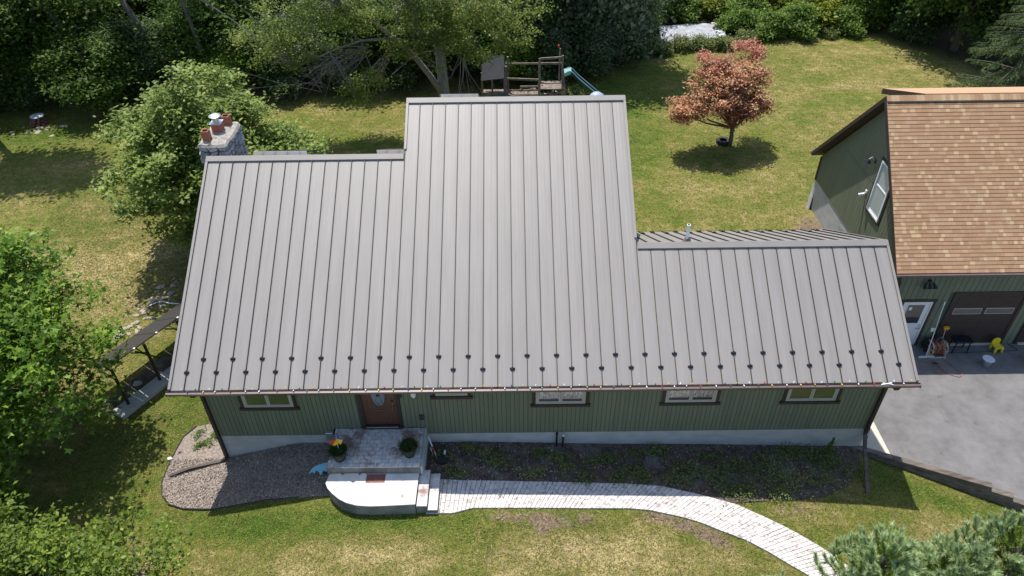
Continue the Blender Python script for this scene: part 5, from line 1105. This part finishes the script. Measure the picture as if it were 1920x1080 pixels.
# ------------------------------------------------------------------ ground cover
def tufts(n, xr, yr, size, m, seed, mask, kind='diamond', up=.3, dens=None, zoff=.02, name='grass', kd='stuff'):
    rg = np.random.default_rng(seed); X = rg.uniform(*xr, n); Y = rg.uniform(*yr, n); k = mask(X, Y)
    if dens is not None: k &= rg.random(n) < dens(X, Y)
    X, Y = X[k], Y[k]; Z = terrain(X, Y)+zoff*rg.uniform(.2,1.3,len(X))
    V,F,S = scatter(np.stack([X,Y,Z],1), size, kind, rg, up, smin=.5, smax=1.4)
    o = put(name, np_mesh(name, V, F, S, m)); o['kind'] = kd; return o
path_poly = [tuple(p) for p in fa]+[tuple(p) for p in na[::-1]]
porch_poly = [(4.0,.7),(4.0,-1.2),(4.7,-1.85),(5.4,-1.97),(6.9,-1.95),(7.25,-1.95),(7.25,.7)]
def lawnmask(X, Y):
    return ~inside(BEDL, X, Y) & ~inside(BEDR, X, Y) & ~inside(path_poly, X, Y) & ~inside(porch_poly, X, Y) & ~((X > 20.05) & (Y < 8.2) & (Y > timber_y(X)-.12)) & ~((X > .4) & (X < 20.) & (Y > .5) & (Y < 7.4)) & ~((X > .4) & (X < 13) & (Y > .5) & (Y < 12.2)) & ~((X > 22.9) & (Y > 6) & (Y < 15))
dl_ = lambda X, Y: np.clip(.25+blobs(LUSH, X, Y)*.9, 0, 1)*(blobs(BARE, X, Y) < .35)
tufts(90000, (-6,24), (-5.2,.8), .04, 'clover', 5, lawnmask, dens=lambda X,Y: dl_(X,Y)*(np.sin(X*2.1+Y*3)*np.sin(Y*4.3-X*1.3) > -.35), name='clover')
tufts(130000, (-6,24), (-5.2,2.8), .04, 'grass_blade', 6, lawnmask, dens=lambda X,Y: (blobs(BARE,X,Y) < .4)*.75, up=1.6, zoff=.012, name='grass')
tufts(70000, (-12,0), (0,18), .06, 'grass_blade', 7, lawnmask, dens=lambda X,Y: np.full(X.shape,.7), up=1.6, zoff=.012, name='side_grass')
tufts(150000, (-24,38), (8,35), .075, 'grass_blade', 8, lambda X,Y: lawnmask(X,Y) & ~((X > -1) & (X < 12) & (Y < 22)), dens=lambda X,Y: np.full(X.shape,.75), up=1.6, zoff=.012, name='back_grass')
tufts(60000, (-24,38), (8,35), .08, 'clover', 18, lawnmask, dens=lambda X,Y: np.clip(blobs(LUSH,X,Y),0,1), up=.3, name='back_clover')
tufts(26000, (8,24), (-4.2,-1.0), .13, 'dry_straw', 9, lawnmask, kind='straw', dens=lambda X,Y: np.clip(blobs(BARE,X,Y)*.8+blobs(DRY,X,Y)*.15,0,1), up=.0, name='dry_straw')
tufts(30000, (-1.4,4.2), (-1.3,2.1), .045, 'chips', 10, lambda X,Y: inside(BEDL,X,Y) & (Y < .6), up=.5, zoff=.05, name='mulch_chips')
tufts(26000, (6.7,20), (-2,.6), .045, 'chips', 11, lambda X,Y: inside(BEDR,X,Y), up=.5, zoff=.045, dens=lambda X,Y: np.full(X.shape,.3), name='soil_litter')
tufts(1800, (6.9,18), (-3.5,-.3), .05, 'chips', 14, lambda X,Y: inside(path_poly,X,Y), up=1.2, zoff=.05, dens=lambda X,Y: np.clip(.3+.7*(Y>-.8)+.5*(X>15),0,1), name='leaf_litter')
# ground cover weeds on the shaded bed
WD = [(8.6,.05,.4),(8.9,-.18,.35),(10.65,.02,.35),(10.9,-.35,.3),(11.8,-.08,.3),(12.2,0,.3),(13.6,.3,.25),(13.8,.25,.3),(13,.2,.25),(14.5,-.55,.5),(15.4,-.7,.55),(15.9,-.3,.5),(17.6,.35,.35),(17.9,.3,.35),(18.3,.15,.45),(16.7,-.5,.6),(18.8,.2,.3),(18.9,-.05,.5),(19.7,-.3,.4),(15.2,.07,.35),(14.2,-.36,.35),(16.0,-1.1,.45),(8.0,.3,.25),(11.4,-.75,.35),(14.1,-.8,.3),(13.2,-.72,.35),(7.6,-.55,.4),(15.5,-1.2,.35),(17.4,-.8,.6),(18.3,-.7,.6),(16.9,-1.2,.4),(9.9,-.6,.35),(12.4,-.72,.35),(7.2,.1,.3),(17,0,.4),(12.9,-.4,.3),(10.1,.2,.25)]
rg = np.random.default_rng(90); C = []
for x,y,r_ in WD:
    n_ = int(210*r_); p = rg.normal(size=(n_,3))*np.array([r_*.62,r_*.36,.05]); p[:,0] += x; p[:,1] = np.clip(p[:,1]+y, -9, .52); p[:,2] = terrain(p[:,0],p[:,1])+.04+np.abs(rg.normal(size=n_))*.11*(r_/.4); C.append(p)
C = np.concatenate(C); V,F,S = foliage(C, 5, .045, .05, 'diamond', rg); o = put('bed_weeds', np_mesh('bed_weeds', V, F, S, 'weed')); o['kind'] = 'stuff'
rg = np.random.default_rng(91); C = []
for x,y,r_ in ((-.75,1.55,.25),(-.35,1.2,.25),(-.6,1.1,.15),(-.2,1.5,.2)):
    p = rg.normal(size=(50,3))*np.array([r_*.5,r_*.5,.04]); p += np.array([x,y,tz(x,y)+.08]); C.append(p)
C = np.concatenate(C); V,F,S = foliage(C, 4, .03, .05, 'diamond', rg); o = put('mulch_weeds', np_mesh('mulch_weeds', V, F, S, 'leaf_bush')); o['kind'] = 'stuff'
tw = thing('tall_weed', 'single tall green weed against the foundation near the right corner', 'weed', (18.85,.25,-3.45))
b = B().tube([(18.85,.25,-3.5),(18.9,.3,-2.75)],[.012,.005],5); part('stem', b, 'weed', tw)
rg = np.random.default_rng(92); s = rg.random((420,1)); C = np.array([[18.85,.25,-3.4]])+s*np.array([[.05,.05,.72]])+rg.normal(size=(420,3))*.055*(1.15-s); V,F,S = scatter(C, .06, 'diamond', rg, .3); V -= np.array([18.85,.25,-3.45]); put('leaves', np_mesh('leaves', V, F, S, 'leaf_bush'), tw)

# ------------------------------------------------------------------ porch things
def planter(x, y, label, seed):
    t = thing('planter', label, 'planter', (x,y,zu+.001), 0, 'potted plants on the porch'); rg = np.random.default_rng(seed)
    part('pot', B().lathe([(.0,.0),(.15,.0),(.235,.36),(.255,.36),(.255,.40),(.215,.40),(.20,.32),(0,.32)],(0,0,0),24), 'pot', t, world_coords=False)
    P = rg.normal(size=(900,3))*np.array([.10,.10,.03])+np.array([0,-.02,.34]); D = rg.normal(size=(900,3))*.45+np.array([0,0,1]); D[:,:2] += P[:,:2]*4; D /= np.linalg.norm(D,axis=1,keepdims=True)
    V,F,S = needles(P, D, .20, .014, rg); C = rg.normal(size=(700,3))*np.array([.11,.10,.05])+np.array([-.01,-.03,.43]); V2,F2,S2 = scatter(C,.045,'diamond',rg)
    V = np.concatenate([V,V2]); F = np.concatenate([F,F2+len(V)-len(V2)]); S = np.concatenate([S,S2]); put('plant', np_mesh('plant', V, F, S, 'leaf_pot'), t)
planter(4.38,-.52,'dark planter with leafy plant and pinwheel on the left of the porch',1); planter(6.36,-.40,'dark planter with spiky green plant on the right of the porch',2)
pn = thing('pinwheel', 'rainbow garden pinwheel stuck in the left planter', 'pinwheel', (4.40,-.55,-1.95))
part('stick', B().tube([(4.40,-.55,-2.0),(4.44,-.56,-1.35)],.008,5), 'white', pn)
c0 = np.array([4.44,-.60,-1.38])
for k, m_ in enumerate(('red','orange_y','yellow','blue')):
    a0 = math.radians((200,235,290,20)[k]); a1 = a0+.75; L = (.26,.27,.22,.24)[k]
    p1 = c0+np.array([math.cos(a0)*L,-.03,math.sin(a0)*L]); p2 = c0+np.array([math.cos(a1)*L*.8,.03,math.sin(a1)*L*.8]); pm = (p1+p2)/2+np.array([0,-.06,0])
    b = B(); th = np.array([0,.006,0]); b.add([c0,p1,pm,p2,c0+th,p1+th,pm+th,p2+th],[(0,1,2),(0,2,3),(4,6,5),(4,7,6),(0,4,5,1),(1,5,6,2),(2,6,7,3),(3,7,4,0)]); part('vane', b, m_, pn)
bl = thing('blue_toy', 'light blue flat toy lying on the bed left of the porch', 'toy', (3.62,-.35,-3.4))
out = [(-.28,-.16),(-.20,.02),(-.08,.12),(.05,.17),(.22,.22),(.26,.05),(.22,-.08),(.12,-.05),(.10,-.17),(.04,-.2),(0,-.08),(-.08,-.05),(-.12,-.14),(-.2,-.08)]
zz = tz(3.62,-.3)+.28; b = B().hexa([(3.66+x,-.45+y*.8,zz-.02+y*.3) for x,y in out[::-1]],[(3.66+x,-.45+y*.8,zz+.02+y*.3) for x,y in out[::-1]]); part('sheet', b, 'lightblue', bl)
part('support', B().tube([(3.66,-.42,zz-.02),(3.66,-.42,tz(3.66,-.42))],.04,8), 'lightblue', bl)
# garden stakes leaning by the porch
st = thing('garden_stake', 'red and white striped stake leaning against the right side of the porch', 'stake', (6.9,.0,-3.2))
P0 = np.array([6.80,.42,-2.55]); P1 = np.array([7.10,-.05,-3.12])
for k in range(5):
    a = P0+(P1-P0)*k/5; c = P0+(P1-P0)*(k+1)/5; part('stripe', B().tube([a,c],.022,6), 'red' if k in (2,4) else 'white', st)
part('foot', B().box((7.05,-.12,-3.18),(7.17,.02,-3.12)), 'red', st)
st = thing('garden_stake', 'thin blue-white stake crossing the striped one', 'stake', (6.9,0,-3.2)); part('rod', B().tube([(6.86,.25,-2.85),(6.98,.0,-3.12)],.014,6), 'blue_white', st); part('tip', B().tube([(6.98,.0,-3.12),(6.99,-.02,-3.18)],[.014,.004],6), 'blue', st)
st = thing('solar_stake', 'white-topped garden light stake beyond the leaning stakes', 'garden light', (7.3,.1,-3.1)); part('post', B().tube([(7.27,.02,-3.2),(7.29,.04,-2.95)],.02,6), 'black', st); part('head', B().bar((7.28,.03,-2.96),(7.31,.10,-2.80),.05,.03), 'white', st)
hp = thing('black_bowl', 'black bowl on the bed beside the porch steps', 'bowl', (7.22,-.12,tz(7.2,-.1)+.02)); part('bowl', B().lathe([(0,0),(.10,0),(.15,.12),(.16,.12),(.12,.01),(0,.02)],(0,0,0),14), 'black', hp, world_coords=False); part('rim', B().lathe([(.15,.121),(.165,.121),(.165,.135),(.15,.135)],(0,0,0),14), 'soft_black', hp, world_coords=False)
ws = B(); 
def rock(r, seed):
    rg = np.random.default_rng(seed); b = B(); n = 7; prof = [(.35,-.3),(.9,-.1),(1.,.15),(.75,.42),(.3,.52)]
    vs = []; 
    for (pr_, pz) in prof:
        for k in range(n): a = 2*math.pi*k/n; f = rg.uniform(.8,1.2); vs.append((r*pr_*f*math.cos(a), r*pr_*f*math.sin(a)*.75, r*pz*rg.uniform(.8,1.2)))
    b.add(vs, [(i*n+k,i*n+(k+1)%n,(i+1)*n+(k+1)%n,(i+1)*n+k) for i in range(4) for k in range(n)]+[tuple(range(n))[::-1],tuple(range(4*n,5*n))]); return b
tag(put('white_stone', mk_mesh('white_stone', rock(.09,4), 'white'), None, (-1.35,.62,tz(-1.35,.62)+.03)), 'small white stone at the left edge of the mulch bed', 'stone')
tag(put('flat_stone', mk_mesh('flat_stone', rock(.07,5), 'rock'), None, (14.0,15.3,tz(14,15.3)+.02)), 'pale flat stone on the lawn behind the right ridge', 'stone')
RKM = [mk_mesh('rubble_stone', rock(1.,s), 'rock') for s in range(6)]
for i in range(46):
    t = rg.random()**.9; x = -5.45+t*1.4+rg.normal()*.28; y = 5.6+t*4.4+rg.normal()*.35; s_ = rg.uniform(.05,.15)*(1.1 if i < 12 else .8)
    o = put('rubble_stone', RKM[i%6], None, (x,y,tz(x,y)+s_*.15), (0,0,rg.uniform(0,6)), (s_*1.3,s_,s_*.7)); tag(o, 'pale limestone rock in the rubble band on the left slope above the solar array', 'rock', 'pale rocks strewn above the solar array')
ph = thing('white_hose', 'thin white pipe lying on the grass above the solar array', 'pipe', (-4.2,8.1,-3.6)); part('pipe', B().tube(smoothpts([(-4.9,7.95,tz(-4.9,7.9)+.05),(-4.5,8.25,tz(-4.5,8.2)+.06),(-4.0,8.12,tz(-4,8.1)+.06),(-3.0,8.05,tz(-3,8)+.06)]),.025,6), 'blue_white', ph, smooth=True)

# ------------------------------------------------------------------ solar array on its strip footing
sa = thing('solar_array', 'row of ground-mounted dark solar panels on tall posts left of the house', 'solar array', (-2.9,3.9,-3.7))
dd = Vector((.503,.864,0)); nn = Vector((-.864,.503,0)); H0 = Vector((-2.87,3.93,-1.84))
def tp(t, u, o=0):   # t along the row, u 0..1 from high edge to low edge
    nv = (dd.cross(nn*1.62+Vector((0,0,-.86)))).normalized(); nv = nv if nv.z > 0 else -nv
    return H0+dd*t+(nn*1.62+Vector((0,0,-.86)))*u+nv*o
tt = -1.23
for k in range(7):
    b = B().hexa([tp(tt+.012,0,-.03),tp(tt+.868,0,-.03),tp(tt+.868,1,-.03),tp(tt+.012,1,-.03)],[tp(tt+.012,0,.01),tp(tt+.868,0,.01),tp(tt+.868,1,.01),tp(tt+.012,1,.01)])
    part('solar_panel', b, 'solar', sa); 
    if k: part('clamp', B().bar(tp(tt-.03,-.01,.0),tp(tt+.03,-.01,.0),.06,.06), 'white', sa)
    tt += .88
part('rail', B().bar(tp(-1.2,.25,-.06),tp(4.9,.25,-.06),.05,.05), 'dark_steel', sa); part('rail', B().bar(tp(-1.2,.75,-.06),tp(4.9,.75,-.06),.05,.05), 'dark_steel', sa)
for k, t_ in enumerate((-1.27, 0, 1.35, 2.7, 4.05)):
    ft = H0+dd*t_; bz = tz(ft.x, ft.y)
    part('post', B().tube([(ft.x,ft.y,bz),(ft.x,ft.y,-1.88 if k else -1.9)],.05,10), 'dark_steel', sa)
    part('brace', B().bar((ft.x,ft.y,-2.5),tuple(tp(t_,.55,-.08)),.035).bar((ft.x,ft.y,-2.3),tuple(tp(t_-.5,.02,-.06)),.035), 'dark_steel', sa)
part('torque_rod', B().bar(tp(-.35,.03,-.1),tuple(Vector((-2.6,4.1,-2.75))),.04), 'dark_steel', sa)
C0 = H0+dd*-1.75-nn*.18; b = B()
pts = [H0+dd*-1.75+nn*.22, H0+dd*-1.75-nn*.32, H0+dd*5.5-nn*.32, H0+dd*5.5+nn*.22]
part('strip_footing', B().hexa([(v.x,v.y,-3.9) for v in pts],[(v.x,v.y,-3.60) for v in pts]), 'concrete', sa)
sb = [H0+dd*-1.9+nn*.95, H0+dd*-1.9+nn*.2, H0+dd*5.5+nn*.2, H0+dd*5.5+nn*1.0]
drape('trench_soil', [(v.x,v.y) for v in sb], .012, 'soil', step=.5)
for t_ in (-.95, .25, 1.6):
    p_ = H0+dd*t_; part('white_strap', B().bar((p_.x-nn.x*.32,p_.y-nn.y*.32,-3.592),(p_.x+nn.x*.35,p_.y+nn.y*.35,-3.592),.035,.01), 'white', sa)
tag(put('trench_rock', mk_mesh('trench_rock', rock(.16,9), 'concrete'), None, (-3.65,3.85,tz(-3.6,3.8)+.05)), 'grey rock lying in the soil behind the solar footing', 'rock')

# ------------------------------------------------------------------ play set behind the house
ps = thing('play_set', 'weathered wooden play set with grey canvas roof, rails and deck', 'play set', (10,25,-3.7))
zb = -3.75; y0 = 25.
def post(x, zt, y=y0, w=.11, lean=0, zb_=zb): part('post', B().bar((x,y,zb_),(x+lean,y,zt),w), 'wood_grey', ps)
post(9.1,-1.0); post(9.22,-.9,26.1); post(10.98,-.6); post(12.28,-.45,y0,.10,-.05); post(12.15,-.5,26.2,.08); post(11.0,-1.4,26.2); post(7.75,-1.6,25.6,.1); post(8.3,-1.7,26,.1); post(9.0,-1.6,25.7,.1)
part('slide_post', B().bar((12.60,24.9,zb),(12.28,25.0,-1.5),.1), 'wood_grey', ps)
for xa, xb, za, zc, yy_ in ((9.1,12.3,-1.36,-1.36,26.2),(9.1,11.0,-1.72,-1.82,25.0),(10.98,12.28,-.62,-.55,25.0),(9.9,10.9,-2.3,-2.3,25.2),(9.2,10.95,-2.75,-2.75,25.0),(9.1,11.0,-2.95,-2.95,26.2)):
    part('rail', B().bar((xa,yy_,za),(xb,yy_,zc),.07,.11), 'wood_grey', ps)
for k in range(8): part('deck_plank', B().box((11.04,25.06+k*.14,-2.42),(12.34,25.19+k*.14,-2.38)), 'wood_grey', ps)
for k in range(9): part('deck_plank', B().box((9.14+k*.2,25.1,-2.98),(9.33+k*.2,26.1,-2.94)), 'wood_grey', ps)
part('red_knob', B().lathe([(0,0),(.06,.03),(.05,.14),(0,.17)],(12.08,26.2,-.45),8), 'red', ps)
b = B(); A_ = [(7.72,24.7,-1.72),(9.0,24.7,-1.60),(9.02,25.6,-.62),(7.86,25.6,-.68)]; b.hexa(A_,[(x,y-.01,z+.03) for x,y,z in A_]); b2 = [(7.72,26.5,-1.72),(9.0,26.5,-1.60),(9.02,25.62,-.62),(7.86,25.62,-.68)]; b.hexa(b2[::-1],[(x,y+.01,z+.03) for x,y,z in b2[::-1]])
part('canvas_roof', b, 'canvas', ps)
part('tower_floor', B().box((7.75,25.0,-3.0),(9.05,26.3,-2.9)).box((7.75,24.97,-3.0),(9.05,24.995,-2.5)), 'wood_grey', ps)
b = B(); sp = smoothpts([(12.42,25.3,-1.62),(12.72,25.25,-1.5),(13.2,25.1,-1.9),(13.8,24.9,-2.35),(14.3,24.75,-2.72),(14.62,24.65,-2.86)],5)
for i in range(len(sp)-1):
    p, q_ = Vector(sp[i]), Vector(sp[i+1]); w = .24
    for (u0,u1,h0,h1) in ((-w,w,-.03,0),(-w-.03,-w,-.03,.15),(w,w+.03,-.03,.15)):
        b.hexa([p+Vector((0,u0,h0)),p+Vector((0,u1,h0)),p+Vector((0,u1,h1)),p+Vector((0,u0,h1))],[q_+Vector((0,u0,h0)),q_+Vector((0,u1,h0)),q_+Vector((0,u1,h1)),q_+Vector((0,u0,h1))])
sd_ = thing('slide', 'dark green plastic slide on the right of the wooden play set', 'slide', (13.5,25,-3.7)); part('chute', b, 'slide', sd_)
part('lip', B().hexa([(12.36,25.0,-1.66),(12.36,25.6,-1.66),(12.74,25.55,-1.5),(12.74,24.98,-1.5)],[(12.36,25.0,-1.45),(12.36,25.6,-1.45),(12.74,25.55,-1.33),(12.74,24.98,-1.33)]), 'slide_top', sd_)
part('edge', B().tube([(p[0],p[1]-.27,p[2]+.16) for p in sp],.03,5).tube([(p[0],p[1]+.27,p[2]+.16) for p in sp],.03,5), 'slide_top', sd_)
part('end_block', B().box((14.5,24.4,-3.6),(14.66,24.9,-2.9)), 'slide', sd_)
bb = thing('play_ball', 'pale blue ball-shaped climber beside the end of the slide', 'ball', (14.15,23.9,-3.2))
part('ball', B().lathe([(0,-.5)]+[(.46*math.cos(a), .46*math.sin(a)) for a in np.linspace(-1.4,1.4,9)]+[(0,.46)],(14.05,23.6,-2.42),18), 'ball', bb, smooth=True); part('stand', B().lathe([(.3,-1.2),(.25,-.5)],(14.05,23.6,-2.42),12), 'ball', bb)
br = thing('barrel', 'teal plastic barrel under the play tower', 'barrel', (8.75,25.0,-3.6)); part('drum', B().lathe([(.0,0),(.25,.0),(.27,.1),(.27,.85),(.25,.9),(0,.9)],(8.82,24.6,-3.5),16), 'teal', br); part('hoop', B().lathe([(.275,.3),(.28,.34),(.275,.38)],(8.82,24.6,-3.5),16), 'teal', br)
wp = B(); 
for i in range(40): a = rg.uniform(9.3,12.2); c = rg.uniform(24.6,26.8); wp.bar((a,c,-3.2+rg.random()*.3),(a+rg.uniform(-.5,.5),c+rg.uniform(-.1,.1),-3.2+rg.random()*.3),.09)
o = part('brush_pile', wp, 'rock'); o['kind'] = 'stuff'

# tarp in the weeds
tp_ = [(19.7,35.2),(21,35.25),(22.4,35.5),(24.05,35.7),(24.15,38.6),(22.5,38.75),(20.8,38.4),(19.95,38.2)]
o = drape('tarp', tp_, .22, 'tarp', step=.4, kind=None, zf=lambda x,y: tz(x,y)+.06*math.sin(x*5+y)*math.sin(y*4)); tag(o, 'pale grey tarp spread on the weeds at the top of the yard', 'tarp')
for i in range(11):
    x = 24.05+rg.normal()*.06; y = 35.8+i*.27; w = thing('tarp_board', 'white board weighing down the right edge of the tarp', 'board', (x,y,tz(x,y)+.3), rg.uniform(-.3,.3), 'white boards on the tarp edge'); part('plank', B().box((-.3,-.06,0),(.22,.06,.04)), 'white', w, world_coords=False)
# stone pile with metal lid, upper left
sp_ = thing('fire_ring', 'round stone fire ring with a shiny metal lid at the left lawn edge', 'fire ring', (-17.4,24.3,tz(-17.4,24.3)))
for r_, z_, n_ in ((.36,.06,9),(.30,.20,8),(.24,.33,7)):
    for k in range(n_):
        a = 2*math.pi*k/n_+z_*3; o = put('stone', mk_mesh('stone', rock(.14,k+int(z_*50)), 'brick'), sp_, (r_*math.cos(a),r_*math.sin(a),z_), (0,0,a))
part('lid', B().lathe([(0,.0),(.36,.0),(.36,.03),(0,.06)],(.05,0,.47),18), 'blue_white', sp_, world_coords=False)
for x,y,sx in ((-18.6,23.9,.9),(-16.5,23.6,.6)):
    pass
for i in range(14):
    x = -17.4+rg.normal()*.9; y = 23.6+rg.normal()*.35; s_ = rg.uniform(.08,.2); o = put('rubble_stone', RKM[i%6], None, (x,y,tz(x,y)), (0,0,rg.uniform(0,6)), (s_*1.4,s_,s_*.6)); tag(o, 'small pale stone scattered round the lidded fire ring', 'rock', 'stones scattered round the fire ring')
print('objects', len(bpy.data.objects), 'tris', sum(len(m.polygons) for m in bpy.data.meshes))
